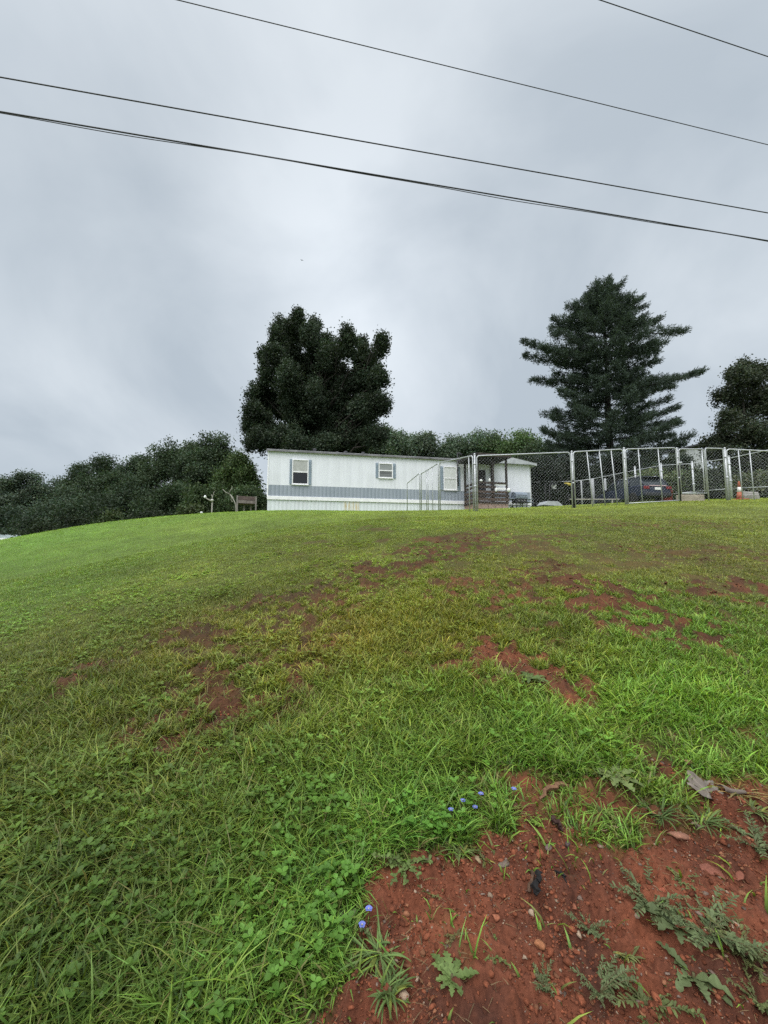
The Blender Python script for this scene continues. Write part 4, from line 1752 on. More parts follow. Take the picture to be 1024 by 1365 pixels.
WHITE = streak_mat('white_siding', (.71, .73, .79), (.48, .49, .51), .5)
SKIRT = streak_mat('skirt_siding', (.67, .71, .75), (.42, .42, .42), .5)
BLUE = streak_mat('blue_grey_siding', (.27, .305, .36), (.18, .22, .27), .6)
TRIM = mat('white_trim', (.82, .82, .85), .5, .15, 4)
SHUT = mat('shutter_blue', (.27, .33, .40), .55, .2, 8)
ROOFM = mat('weathered_roof', (.36, .37, .39), .75, .55, 3.5, bump=.2, stretch=(.4, 1, 1))
DARKGLASS = glass_mat('dark_glass', (.010, .012, .016), .12)


def ribbed(name, x0, x1, z0, z1, y, pitch, depth, m, parent, frac=.12):
    """sheet siding: flat pans with narrow grooves every `pitch`, facing -y; returns the sheet"""
    xs = [x0]
    ys = [y]
    x = x0 + pitch
    while x < x1 - pitch * .3:
        g = pitch * frac
        for dx, dy in ((-g, 0), (-g * .4, depth), (g * .4, depth), (g, 0)):
            xs.append(x + dx)
            ys.append(y + dy)
        x += pitch
    xs.append(x1)
    ys.append(y)
    n = len(xs)
    V = np.array([(a, b, z0) for a, b in zip(xs, ys)] + [(a, b, z1) for a, b in zip(xs, ys)])
    Q = np.array([(i, i + 1, n + i + 1, n + i) for i in range(n - 1)])
    return np_mesh(name, V, [Q], m, parent)


# core of the house, a little behind the sheets
MB().box(0.01, LEN, .02, DEP, Z_TRIM, Z_EAVE - .003).build('wall', WHITE, home)
MB().box(0.03, LEN - .03, .06, DEP - .03, Z_GND, Z_TRIM - .002).build('foundation', mat('dark_void', (.03, .03, .03)), home)
o = ribbed('siding', 0, LEN, Z_BAND, Z_EAVE, 0, .61, .0010, WHITE, home, .015)
o = ribbed('band', 0, LEN, Z_BAND0, Z_BAND - .002, -.002, .2, .010, BLUE, home, .12)
o['label'] = 'grey-blue band of siding along the lower wall'
o = ribbed('skirting', 0.0, LEN, Z_GND, Z_TRIM - .03, .015, .2, .012, SKIRT, home, .2)
tb = MB().box(-.02, LEN + .02, -.045, .012, Z_TRIM - .03, Z_BAND0 - .002, .008)
tb.build('trim_strip', TRIM, home)
for s in (0, LEN):
    MB().box(s - .03, s + .03, -.02, .035, Z_BAND0, Z_EAVE - .004).build('corner_trim', TRIM, home)
# rust run on the skirting
s0, z0 = wall_pt(458, 672)
s1, z1 = wall_pt(479, 680)
mr, t, bb = nt('rust_stain')
N2, L2 = t.nodes, t.links
tcr = N2.new('ShaderNodeTexCoord')
mpr = N2.new('ShaderNodeMapping')
mpr.inputs['Scale'].default_value = (7, 1, 1.2)
L2.new(tcr.outputs['Object'], mpr.inputs['Vector'])
nr_ = N2.new('ShaderNodeTexNoise')
nr_.inputs['Scale'].default_value = 2
nr_.inputs['Detail'].default_value = 6
L2.new(mpr.outputs[0], nr_.inputs['Vector'])
rr_ = N2.new('ShaderNodeValToRGB')
rr_.color_ramp.elements[0].position = .38
rr_.color_ramp.elements[1].position = .68
rr_.color_ramp.elements[0].color = (.66, .69, .69, 1)
rr_.color_ramp.elements[1].color = (.50, .40, .22, 1)
L2.new(nr_.outputs['Fac'], rr_.inputs['Fac'])
L2.new(rr_.outputs[0], bb.inputs['Base Color'])
o = ribbed('skirting_panel', s0, s1, Z_GND, Z_TRIM - .034, .008, .2, .012, mr, home, .2)
o['label'] = 'rust streaked panel of the skirting'

# roof: slight bow, overhanging edge, rusty seams
prof = []
for k in range(13):
    q = k / 12
    y = -.10 + (DEP + .2) * q
    prof.append((y, Z_EAVE + .05 + .34 * (1 - (2 * q - 1) ** 2)))
prof = [(-.10, Z_EAVE)] + prof + [(DEP + .1, Z_EAVE)]
MB().prism(prof, -.09, LEN + .06, 'x').build('roof', ROOFM, home)
MB().box(-.10, LEN + .07, -.125, -.102, Z_EAVE - .05, Z_EAVE + .055, .006).build('roof_edge', mat('roof_edge', (.19, .19, .20), .7, .6, 5, stretch=(.6, 1, 1)), home)
for px in (420, 452, 463, 487):
    s, _ = wall_pt(px, 603)
    MB().lathe([(.07, 0), (.07, .10), (.10, .11), (.10, .14), (.02, .17)], 10, (s, .5 + .2 * (px % 3), Z_EAVE + .19)).build('roof_vent', mat('roof_vent', (.10, .10, .11), .6), home)


def window(pxa, pxb, pya, pyb, shut_l, shut_r, kind):
    x0, zt = wall_pt(pxa, pya)
    x1, zb = wall_pt(pxb, pyb)
    y = -.012
    fr = MB()
    fw = .05
    fr.box(x0 - fw, x1 + fw, y - .05, y, zt, zt + fw, .004)
    fr.box(x0 - fw, x1 + fw, y - .05, y, zb - fw, zb, .004)
    fr.box(x0 - fw, x0, y - .05, y, zb, zt, .004)
    fr.box(x1, x1 + fw, y - .05, y, zb, zt, .004)
    zm = (zt + zb) * .5
    fr.box(x0, x1, y - .042, y - .002, zm - .03, zm + .03)
    f = fr.build('window', TRIM, home)
    up, lo = {'open': ('curtain', 'dark'), 'blind': ('blind', 'blind2'), 'curtain': ('white', 'white')}[kind]
    m = {'curtain': mat('grey_curtain', (.42, .43, .42), .9, .2, 5), 'dark': DARKGLASS, 'blind': mat('window_blind', (.30, .32, .33), .6, .5, 3, stretch=(.3, 1, 22)),
         'blind2': mat('window_blind_dark', (.20, .21, .22), .5, .8, 3, stretch=(.3, 1, 18)), 'white': mat('white_curtain', (.62, .64, .64), .9, .18, 4, stretch=(3, 1, .5))}
    MB().box(x0, x1, y - .026, y - .014, zm + .03, zt).build('upper_pane', m[up], f)
    MB().box(x0, x1, y - .018, y - .006, zb, zm - .03).build('lower_pane', m[lo], f)
    sl_ = MB().box(x0 - fw - .02, x1 + fw + .02, y - .07, y + .005, zb - fw - .03, zb - fw - .001, .004)
    sl_.build('sill', TRIM, f)
    for a, c in ((shut_l, pxa), (pxb, shut_r)):
        sa, sb = wall_pt(a, pya)[0], wall_pt(c, pya)[0]
        if c == pxa:
            sb -= fw + .006
        else:
            sa += fw + .006
        sh = MB()
        sh.box(sa, sb, y - .03, y, zb - fw, zt + fw, .004)
        k = zb
        while k < zt - .05:
            sh.box(sa + .03, sb - .03, y - .042, y - .0305, k, k + .035)
            k += .062
        sh.build('shutter', SHUT, home)


window(391.2, 409.8, 613.5, 645, 386.5, 415.5, 'open')
window(505.8, 522.4, 618.5, 636.5, 500.8, 527.4, 'blind')
window(592, 608, 623, 652.5, 586.8, 613.2, 'curtain')
# a white cloth half drawn in the open window and a plant-like thing in the small one are read as tone only

# gable-roofed section at the right end
ga, _ = wall_pt(633, 640, .35)
gb, _ = wall_pt(706.5, 640, .35)
_, zg1 = wall_pt(706.5, 620.5, .35)
ribbed('gable_wall', ga, gb, Z_BAND, zg1, -.35, .61, .0010, WHITE, home, .015)
ribbed('gable_band', ga, gb, Z_BAND0, Z_BAND - .002, -.352, .2, .01, BLUE, home)
MB().box(ga + .005, gb - .005, -.338, -.006, Z_GND, zg1 - .003).build('bay_core', WHITE, home)
MB().box(ga - .01, gb + .01, -.39, -.342, Z_TRIM - .03, Z_BAND0 - .002, .006).build('bay_trim', TRIM, home)
gpk, zpk = wall_pt(681, 611.5, .35)
ov = .30
MB().prism([(ga - ov, zg1 + .02), (ga - ov, zg1 + .10), (gpk, zpk), (gb + ov, zg1 + .07), (gb + ov, zg1 - .06), (gb, zg1 - .005), (ga, zg1 - .005)], -.62, 1.6).build('bay_roof', mat('bay_roof', (.42, .44, .47), .7, .25, 4), home)

# electrical mast on the wall
sm, zm_ = wall_pt(610, 604, .12)
_, zmb = wall_pt(610, 622, .12)
m_ = MB().tube([(sm, -.12, zmb - 1.1), (sm, -.12, zm_)], .035, 8)
m_.tube([(sm, -.12, zm_ - .02), (sm + .12, -.14, zm_ - .02), (sm + .24, -.17, zm_ - .14)], [.055, .06, .05], 8)
m_.build('service_mast', mat('mast_dark', (.035, .035, .04), .6), home)

# ------------------------------------------------------------------ porch in front of the home
pa, _ = wall_pt(636.5, 660, 2.0)
pb, _ = wall_pt(677.5, 660, 2.0)
DEPO = 2.0
por = thing('porch', 'dark wooden porch with flat roof and boarded railing on block base', 'porch', (PL[0] + ux * pa + uy * DEPO, PL[1] + uy * pa - ux * DEPO, 0), RZ)
PW = pb - pa
zd_ = wall_pt(660, 668.5, 2.0)[1]          # deck level
zr_ = wall_pt(660, 642.5, 2.0)[1]          # rail level
zt_ = wall_pt(660, 610.5, 2.0)[1]          # roof underside
zb_ = Z_GND - .1
WOOD = mat('dark_wood_boards', (.050, .036, .031), .85, .55, 7, bump=.4, stretch=(.5, 1, 5))
WOOD2 = mat('worn_wood_boards', (.095, .066, .056), .85, .55, 7, bump=.4, stretch=(.5, 1, 5))
POSTM = mat('porch_post', (.040, .034, .032), .8, .4, 6)
DD = DEPO - .37
MB().box(-.03, PW + .03, -.03, DD, zd_ - .10, zd_).build('deck', WOOD, por)
bk = MB()
zz = zb_
row = 0
while zz < zd_ - .105:
    hgt = min(.19, zd_ - .104 - zz)
    x = -.2 * (row % 2)
    while x < PW - .03:
        bk.box(max(x, .0) + .004, min(x + .39, PW) - .004, 0, .19, zz + .003, zz + hgt, .006)
        x += .4
    y = .2 + .2 * (row % 2)
    while y < DD - .2:
        bk.box(0, .19, y + .004, min(y + .4, DD) - .004, zz + .003, zz + hgt, .006)
        y += .4
    zz += .195
    row += 1
bk.build('block_base', mat('pink_blocks', (.33, .235, .20), .9, .35, 9, bump=.4), por)
for x, y in ((0.05, .05), (PW - .05, .05), (.05, DD - .06), (PW * .53, .05), (PW - .05, DD - .06)):
    top_ = zt_ if not (abs(x - PW * .53) < .01) else zt_
    MB().box(x - .05, x + .05, y - .05, y + .05, zd_ + .001, top_ - .001, .008).build('post', POSTM, por)
rb = MB()
for s in (0, 1):
    rb.box(.102 if s == 0 else PW * .53 + .052, PW * .53 - .052 if s == 0 else PW - .102, .005, .095, zr_ - .10, zr_)
rb.box(.005, .095, .102, DD - .115, zr_ - .10, zr_)
rb.build('top_rail', WOOD, por)
hh = zr_ - zd_ - .1
for k, (f0, f1, mt, sk_) in enumerate(((.03, .20, WOOD2, 0), (.25, .42, WOOD, 0), (.47, .60, WOOD2, 0), (.74, .88, WOOD, 1))):
    r = MB()
    r.box(-.045, PW * .60 if sk_ else PW + .045, -.028, -.002, zd_ + hh * f0, zd_ + hh * f1)
    r.box(-.028, -.002, .0, DD - .1, zd_ + hh * f0, zd_ + hh * f1)
    r.build('railing_board', mt, por)
MB().box(PW * .60, PW - .1, .03, .06, zd_ + hh * .68, zd_ + hh * .80).build('white_board', TRIM, por)
MB().box(PW * .60, PW - .1, .03, .06, zd_ + hh * .92, zd_ + hh * 1.02).build('white_board', TRIM, por)
MB().box(-.25, PW + .12, -.22, DD + .18, zt_, zt_ + .19, .01).build('roof', mat('porch_roof', (.030, .028, .028), .8, .4, 5), por)
MB().box(-.06, PW + .1, -.245, -.222, zt_ + .01, zt_ + .18).build('fascia', mat('porch_fascia', (.055, .045, .042), .8, .5, 5), por)
# dark doorway behind the porch
dx0 = wall_pt(638.5, 640, .36)[0]
MB().box(dx0, wall_pt(647.5, 640, .36)[0], -.366, -.342, zd_ + .02, zd_ + 1.98).build('door', mat('dark_door', (.05, .045, .05), .6, .5, 4), home)
# things on the rail
for k, (fx, lab, hg, rad) in enumerate(((.14, 'small white pot on the left part of the porch rail', .12, .08), (.42, 'small white jug on the middle of the porch rail', .20, .055))):
    p = Vector((PL[0] + ux * (pa + PW * fx) + uy * (DEPO - .05), PL[1] + uy * (pa + PW * fx) - ux * (DEPO - .05), zr_ + .001))
    o = MB().lathe([(rad * .7, 0), (rad, hg * .25), (rad, hg * .65), (rad * .5, hg * .85), (rad * .55, hg)], 14).build('pot' if k == 0 else 'jug', mat('white_plastic', (.75, .76, .76), .4, .1, 6))
    o.location = p
    tag(o, lab, 'pot' if k == 0 else 'jug')
p = Vector((PL[0] + ux * (pa + PW - .02) + uy * (DEPO + .10), PL[1] + uy * (pa + PW - .02) - ux * (DEPO + .10), 0))
o = MB().lathe([(.02, 0), (.09, .03), (.10, .12), (.07, .2), (.02, .23)], 14).build('hanging_bag', mat('white_plastic', (.75, .76, .76)))
o.location = (p.x, p.y, wall_pt(677, 656, 2.1)[1])
tag(o, 'white bag hanging on the right corner of the porch railing', 'bag')
o = MB().lathe([(.02, 0), (.055, .03), (.06, .12), (.035, .18), (.012, .22)], 12).build('hanging_bag', mat('white_plastic', (.75, .76, .76)))
p = Vector((PL[0] + ux * (pa + PW * .58) + uy * (DEPO + .09), PL[1] + uy * (pa + PW * .58) - ux * (DEPO + .09), wall_pt(660.5, 655.5, 2.1)[1]))
o.location = p
tag(o, 'small white bag hanging on the middle of the porch railing', 'bag')


# ------------------------------------------------------------------ grill, chair by the end wall
def grill():
    s, _ = wall_pt(692.5, 670, 1.2)
    x, y = PL[0] + ux * s + uy * 1.2, PL[1] + uy * s - ux * 1.2
    zg = h1(x, y)
    k = at(693, 656, y)[2] - zg        # total height
    t = thing('gas_grill', 'grey-blue gas grill with closed lid standing by the end wall', 'grill', (x, y, zg), RZ)
    GB = mat('grill_grey', (.20, .24, .29), .45, .3, 6)
    DK = mat('grill_black', (.03, .03, .035), .5, .3, 6)
    hz_ = k * .62
    poly = [(-.26, hz_)]
    for i in range(9):
        a = math.pi * i / 8
        poly.append((-.27 * math.cos(a), hz_ + .10 + (k - hz_ - .10) * math.sin(a)))
    poly.append((.26, hz_))
    MB().prism([(a, b) for a, b in poly], -.36, .36, 'x').build('lid', GB, t)
    MB().box(-.34, .34, -.24, .24, hz_ - .24, hz_ - .004, .03).build('firebox', DK, t)
    h = MB().tube([(-.24, -.28, hz_ + .16), (-.24, -.34, hz_ + .17), (.24, -.34, hz_ + .17), (.24, -.28, hz_ + .16)], .014, 6)
    h.build('handle', DK, t)
    for sx in (-1, 1):
        MB().box(min(sx * .37, sx * .72), max(sx * .37, sx * .72), -.22, .22, hz_ - .04, hz_, .01).build('side_shelf', GB, t)
        for sy in (-1, 1):
            MB().tube([(sx * .30, sy * .2, -.05), (sx * .30, sy * .2, hz_ - .241)], .022, 7).build('leg', DK, t)
    wl = MB().lathe([(.02, -.03), (.10, -.03), (.115, -.015), (.115, .015), (.10, .03), (.02, .03)], 16)
    w1 = wl.build('wheel', DK, t)
    w1.rotation_euler = (math.pi / 2, 0, 0)
    w1.location = (-.36, .20, .115)
    for kx in (-.18, 0, .18):
        kb = MB().lathe([(.025, 0), (.025, .02), (.018, .03)], 10).build('knob', mat('knob_grey', (.4, .4, .4), .4), t)
        kb.rotation_euler = (math.pi / 2, 0, 0)
        kb.location = (kx, -.242, hz_ - .12)


grill()


def lawn_chair():
    s, _ = wall_pt(702.5, 670, .9)
    x, y = PL[0] + ux * s + uy * .9, PL[1] + uy * s - ux * .9
    zg = h1(x, y)
    t = thing('lawn_chair', 'grey-blue lawn chair between the grill and the house corner', 'chair', (x, y, zg), RZ + .25)
    GB = mat('chair_fabric', (.20, .25, .31), .8, .3, 10)
    FR = mat('chair_frame', (.06, .06, .065), .5, .3, 10)
    MB().box(-.25, .25, -.24, .22, .42, .45, .01).build('seat', GB, t)
    b_ = MB()
    b_.prism([(.22, .46), (.25, .46), (.36, .92), (.33, .92)], -.25, .25, 'x')
    b_.build('backrest', GB, t)
    for sx in (-1, 1):
        MB().tube([(sx * .27, -.24, -.04), (sx * .27, -.22, .63)], .013, 6).build('leg', FR, t)
        MB().tube([(sx * .27, .30, -.04), (sx * .27, .20, .42), (sx * .27, .35, .95)], .013, 6).build('leg', FR, t)
        MB().box(sx * .27 - .03, sx * .27 + .03, -.26, .28, .632, .655, .006).build('armrest', FR, t)


lawn_chair()

# ------------------------------------------------------------------ dog kennel of chain link panels
GALV = mat('galvanised_pipe', (.50, .52, .54), .45, .3, 12, metal=.35)
WIRE = mat('galvanised_wire', (.46, .48, .50), .5, .2, 12, metal=.2)
BLACKP = mat('black_pipe', (.018, .018, .02), .6, .3, 12)
KG_ = 'chain link kennel panels'


def rounded(w, z0, zl, zr, r=.10, n=5, open_bottom=False):
    """pipe path of a panel frame in x,z with rounded top corners"""
    pts = [(0, z0[0])]
    for k in range(n + 1):
        a = math.pi - math.pi / 2 * k / n
        pts.append((r + r * math.cos(a), zl - r + r * math.sin(a)))
    for k in range(n + 1):
        a = math.pi / 2 - math.pi / 2 * k / n
        pts.append((w - r + r * math.cos(a), zr - r + r * math.sin(a)))
    pts.append((w, z0[1]))
    return pts


def kennel_panel(A, B, zl, zr, label, bars=(), bottom=True, clear=.04, mesh=True, name='kennel_fence', pipe=.021, pitch=.076, bottom_px=None, lean=0.0, wr=.0010, group=KG_, rad=.10):
    """A, B: ground points (x,y,z) of the two uprights; zl, zr absolute heights of the top"""
    A, B = np.array(A, float), np.array(B, float)
    w_ = math.hypot(B[0] - A[0], B[1] - A[1])
    t = thing(name, label, 'fence', (A[0], A[1], A[2]), math.atan2(B[1] - A[1], B[0] - A[0]), group)
    dz = B[2] - A[2]
    tl, tr = zl - A[2], zr - A[2]
    pts = rounded(w_, (-.03, dz - .03), tl, tr, rad)
    fm = MB().tube([(x, 0, z) for x, z in pts], pipe, 8)
    if bottom:
        fm.tube([(pipe, 0, clear), (w_ - pipe, 0, dz + clear)], pipe * .8, 7)
    fm.build('frame', GALV, t)
    for fx in bars:
        x = fx * w_
        xb = x + lean
        MB().tube([(xb, 0, dz * fx + (clear if bottom else -.03)), (x, 0, tl + (tr - tl) * fx)], pipe * .78, 7).build('bar', GALV, t)
    if mesh:
        mb = []
        # two families of diagonal wires clipped to the frame
        H0 = min(tl, tr) - pipe
        seg = []
        for sgn in (1, -1):
            c = -max(tl, tr) - .4
            while c < w_ + max(tl, tr) + .4:
                # x = c + sgn*z  (z from bottom to top)
                P0 = []
                for k in range(25):
                    z = (max(tl, tr)) * k / 24
                    x = c + sgn * z
                    zb2 = dz * x / w_ + .02
                    zt2 = tl + (tr - tl) * x / w_ - pipe
                    P0.append((x, z, pipe < x < w_ - pipe and zb2 < z < zt2))
                run = [q for q in P0 if q[2]]
                if len(run) > 1:
                    seg.append(((run[0][0], run[0][1]), (run[-1][0], run[-1][1]), sgn))
                c += pitch * 1.414
        m = MB()
        for (xa, za), (xb, zb2), sgn in seg:
            m.tube([(xa, sgn * .0035, za), (xb, sgn * .0035, zb2)], wr, 3, cap=False)
        m.build('chain_link', WIRE, t, fix=False)
    return t


def topz(px, py, Y):
    return at(px, py, Y)[2]


YK = [(631.5, 607.5, 12.55), (637.5, 608, 12.4), (764, 603, 12.4), (767, 602, 12.42), (834.5, 599.5, 12.7), (837.5, 598.5, 12.7), (906, 597, 13.0), (945.5, 597, 13.05), (971, 598, 13.05), (974, 599, 13.05), (1060, 602, 12.7)]
# side running towards the home
pC = gp(587, 14.9)
kennel_panel(pC, gp(631.5, 12.55), topz(587, 617, 14.9), topz(631.5, 607, 12.55), 'long side panel running back from the front left corner post', bars=(.9,), bottom=False, pitch=.11)
kennel_panel(gp(562, 16.7), pC + np.array([-.05, .03, 0]), topz(562, 631.5, 16.7), topz(586.5, 617.5, 14.9), 'sloping panel with close upright bars left of the porch', bars=(.33, .42, .68), bottom=False, pitch=.12, rad=.06)
kennel_panel(gp(543, 17.8), gp(560, 16.8), topz(543, 644, 17.8), topz(559.5, 631, 16.8), 'lowest sloping panel at the left end of the kennel', bars=(), bottom=False, pitch=.12, rad=.06)
# front
kennel_panel(gp(637, 12.4), gp(763.5, 12.4), topz(637, 607.5, 12.4), topz(763.5, 603, 12.4), 'widest front panel, without inner bars, before the porch', bars=(), bottom=False)
kennel_panel(gp(767.5, 12.42), gp(834.5, 12.7), topz(767.5, 602, 12.42), topz(834.5, 599, 12.7), 'front panel with three leaning inner bars', bars=(.27, .52, .76), bottom=False, lean=.13)
kennel_panel(gp(838, 12.7), gp(906.5, 13.0), topz(838, 598.5, 12.7), topz(906.5, 597, 13.0), 'front panel with two inner bars before the dark car', bars=(.25, .64), bottom=True, lean=.05)
kennel_panel(gp(946, 13.05), gp(970, 13.05), topz(946, 597.5, 13.05), topz(970, 598, 13.05), 'narrow front panel just right of the gate', bars=(), bottom=False, rad=.06)
kennel_panel(gp(974.5, 13.05), gp(1075, 12.6), topz(974.5, 599, 13.05), topz(1075, 603, 12.6), 'front panel at the right edge with the traffic cone behind', bars=(.165, .32), bottom=False, lean=.02)
# corner posts and dark sleeves
KP = 'kennel posts'


def post(px, Y, top, label, r=.03, dark=None, group=KP):
    b_ = gp(px, Y)
    zt = topz(px, top, Y)
    t = thing('fence_post', label, 'post', b_, 0, group)
    MB().tube([(0, 0, -.15), (0, 0, zt - b_[2])], r, 9).build('pipe', GALV, t)
    MB().lathe([(r * 1.1, 0), (r * 1.12, .02), (r * .8, .045), (.005, .055)], 10, (0, 0, zt - b_[2] + .001)).build('cap', GALV, t)
    if dark:
        MB().tube([(0, 0, -.02), (0, 0, topz(px, dark, Y) - b_[2])], r * 1.25, 9).build('sleeve', BLACKP, t)
    for q in (.35, .75):
        MB().lathe([(r * 1.5, 0), (r * 1.55, .01), (r * 1.5, .05)], 9, (0, 0, (zt - b_[2]) * q + .15)).build('clamp', GALV, t)


post(634.3, 12.5, 606.5, 'doubled corner post of the kennel before the porch', .03)
post(765.5, 12.45, 603, 'kennel post with dark sleeve, left of the bars', .027, 640)
post(836.2, 12.74, 598.5, 'plain kennel post between the two barred panels', .033)
post(907.8, 13.05, 598.5, 'gate post with black lower half', .026, 620)
post(972.3, 13.08, 598.5, 'plain kennel post left of the traffic cone', .033)


def gate():
    A, B = gp(910, 13.02), gp(944.2, 13.03)
    w_ = math.hypot(B[0] - A[0], B[1] - A[1])
    t = thing('kennel_gate', 'chain link kennel gate in a rounded frame above a tan block', 'gate', A, math.atan2(B[1] - A[1], B[0] - A[0]))
    zb = topz(927, 657.5, 13.02) - A[2]
    zt = topz(927, 598.5, 13.02) - A[2]
    pts = rounded(w_, (zb, zb), zt, zt, .08)
    f = MB().tube([(x, 0, z) for x, z in pts], .019, 8)
    f.tube([(0, 0, zb), (w_, 0, zb)], .019, 8)
    f.build('frame', GALV, t)
    MB().tube([(w_ - .07, 0, zb + .02), (w_ - .07, 0, zt - .03)], .017, 8).build('bar', GALV, t)
    m = MB()
    p = .076 * 1.414
    for sgn in (1, -1):
        c = -zt - .3
        while c < w_ + zt:
            za, zb2 = zb + .02, zt - .02
            lo = [(c + sgn * z, z) for z in np.linspace(za, zb2, 30) if .02 < c + sgn * z < w_ - .08]
            if len(lo) > 1:
                m.tube([(lo[0][0], sgn * .0035, lo[0][1]), (lo[-1][0], sgn * .0035, lo[-1][1])], .0010, 3, cap=False)
            c += p
    m.build('chain_link', WIRE, t, fix=False)
    l_ = MB().box(-.05, .06, -.05, -.022, zt * .72, zt * .72 + .06, .006)
    l_.build('latch', GALV, t)
    MB().box(.06, w_ + .02, .12, .34, -.12, zb - .03, .015).build('threshold_block', mat('tan_block', (.42, .37, .31), .9, .3, 8, bump=.3), t)


gate()

# rear run of chain link fence
pts_r = [(705, 26.5, 643), (768, 26.0, 641.5), (791, 25.6, 638.5), (849.5, 23.2, 627), (885, 21.6, 620.5), (927, 20.0, 618), (977, 18.0, 611), (1040, 16.2, 598)]
rear_names = ['rear fence stretch between house end and hanging bucket', 'short rear fence stretch with the weathered wooden posts', 'rear fence stretch before the dark car',
              'rear fence stretch over the car boot', 'rear fence stretch seen through the panel left of the gate', 'rear fence stretch seen through the gate', 'rear fence stretch behind the traffic cone']
for i in range(len(pts_r) - 1):
    a_, c_ = pts_r[i], pts_r[i + 1]
    kennel_panel(gp(a_[0], a_[1]), gp(c_[0], c_[1]), topz(a_[0], a_[2], a_[1]), topz(c_[0], c_[2], c_[1]), rear_names[i], bottom=i >= 4, clear=.5 if i >= 4 else .04, name='rear_fence', pipe=.02, pitch=.12, rad=.03,
                 group='stretches of the rear fence', wr=.0013)
for px, Y, top, lab in ((849.5, 23.15, 622.5, 'rear fence post with pale cap over the dark car'), (885, 21.55, 618.5, 'rear fence post right of the dark car'),
                        (927, 19.95, 616, 'rear fence post seen through the gate'), (977, 17.95, 609, 'thick rear fence post left of the traffic cone')):
    post(px, Y, top, lab, .045, None, 'rear fence posts')


def wood_post(px, Y, top, label, r, bar=None):
    b_ = gp(px, Y)
    zt = topz(px, top, Y) - b_[2]
    mb = MB()
    mb.tube([(0, 0, -.1), (.01, 0, zt * .5), (0, 0, zt)], [r, r * .96, r * .92], 9)
    o = mb.build('wooden_post', mat('bleached_post', (.33, .34, .35), .85, .4, 9, bump=.4, stretch=(1, 1, .2)))
    o.location = tuple(b_)
    tag(o, label, 'post', 'bleached posts behind the kennel')


wood_post(791.5, 24.6, 638, 'thicker pale wooden post left of the dark car', .10)
wood_post(808.5, 24.2, 638, 'thinner pale post at the front of the dark car', .07)
wood_post(776.5, 24.6, 641, 'short grey post left of the thick pale one', .05)
# low rail behind the bars
A, B = gp(760, 21), gp(826, 21)
z_ = topz(790, 665, 21)
lr = thing('low_rail', 'low pale board on short legs behind the barred panel', 'rail', A, math.atan2(B[1] - A[1], B[0] - A[0]))
w_ = math.hypot(B[0] - A[0], B[1] - A[1])
PB = mat('pale_board', (.36, .34, .31), .85, .4, 8)
MB().box(0, w_, -.05, .05, z_ - A[2] - .05, z_ - A[2], .006).build('board', PB, lr)
for f in (.08, .45, .86):
    MB().box(w_ * f - .03, w_ * f + .03, -.03, .03, -.3, z_ - A[2] - .052).build('leg', PB, lr)

# things hanging on the rear rail and standing there
p = at(738, 653, 26.2)
bk_ = thing('hanging_bucket', 'small white bucket hanging on the rear fence rail', 'bucket', (p[0], p[1] - .1, p[2]))
WP = mat('white_plastic', (.75, .76, .76))
MB().lathe([(.13, 0), (.15, .04), (.18, .30), (.19, .31)], 16).build('tub', WP, bk_)
MB().tube([(-.17, 0, .3), (-.1, 0, .44), (0, 0, .5), (.1, 0, .44), (.17, 0, .3)], .008, 5).build('handle', GALV, bk_)
p = at(757.5, 645.5, 26.0)
o = MB()
o.lathe([(.02, -.13), (.16, -.11), (.24, -.02), (.22, .06), (.08, .10), (.02, .11)], 12)
o = o.build('yellow_cloth', mat('yellow_cloth', (.62, .50, .10), .8, .25, 8))
o.location = (p[0], p[1] - .06, p[2])
o.rotation_euler = (0, .2, 0)
o.scale = (1.25, .35, .75)
tag(o, 'small yellow cloth hung on the rear fence rail', 'cloth')
p = gp(733, 23.5)
t = thing('dog_house', 'small low white-roofed dog house on the ground beyond the house end', 'dog house', p, .2)
zt = topz(733, 669, 23.5) - p[2]
MB().prism([(-.62, zt * .62), (-.40, zt), (.30, zt), (.62, zt * .55), (.58, zt * .50), (-.58, zt * .56)], -.4, .4).build('roof', mat('white_sheet', (.40, .42, .44), .5, .25, 4), t)
MB().box(-.42, .42, -.34, .34, -.1, zt * .54, .01).build('wall', mat('dark_board', (.035, .033, .033), .8, .4, 6), t)
for px, top, lab in ((728, 644, 'left of two thin dark stakes beneath the rear fence rail'), (733, 645, 'right of two thin dark stakes beneath the rear fence rail')):
    b_ = gp(px, 25.5)
    o = MB().tube([(0, 0, -.1), (.05 if px > 730 else 0, 0, topz(px, top, 25.5) - b_[2])], .035, 6).build('stake', BLACKP)
    o.location = tuple(b_)
    tag(o, lab, 'stake', 'dark stakes at the rear fence')


# traffic cone
def cone():
    p = gp(988, 14.6)
    zt = topz(987, 641.5, 14.6) - p[2]
    t = thing('traffic_cone', 'orange traffic cone with white collar behind the kennel fence', 'cone', p)
    OR = mat('cone_orange', (.38, .12, .07), .7, .3, 10)
    MB().box(-.18, .18, -.18, .18, -.01, .03, .01).build('base', OR, t)
    r0, r1 = .115, .026
    f = lambda q: r0 + (r1 - r0) * q
    MB().lathe([(f(0), .031), (f(.42), .42 * zt)], 20).build('body', OR, t)
    MB().lathe([(f(.42) + .002, .421 * zt), (f(.68) + .002, .68 * zt)], 20).build('collar', mat('cone_white', (.72, .70, .68), .5, .2, 10), t)
    MB().lathe([(f(.68), .681 * zt), (f(1), zt - .01), (f(1) * .7, zt)], 20).build('tip', OR, t)


cone()
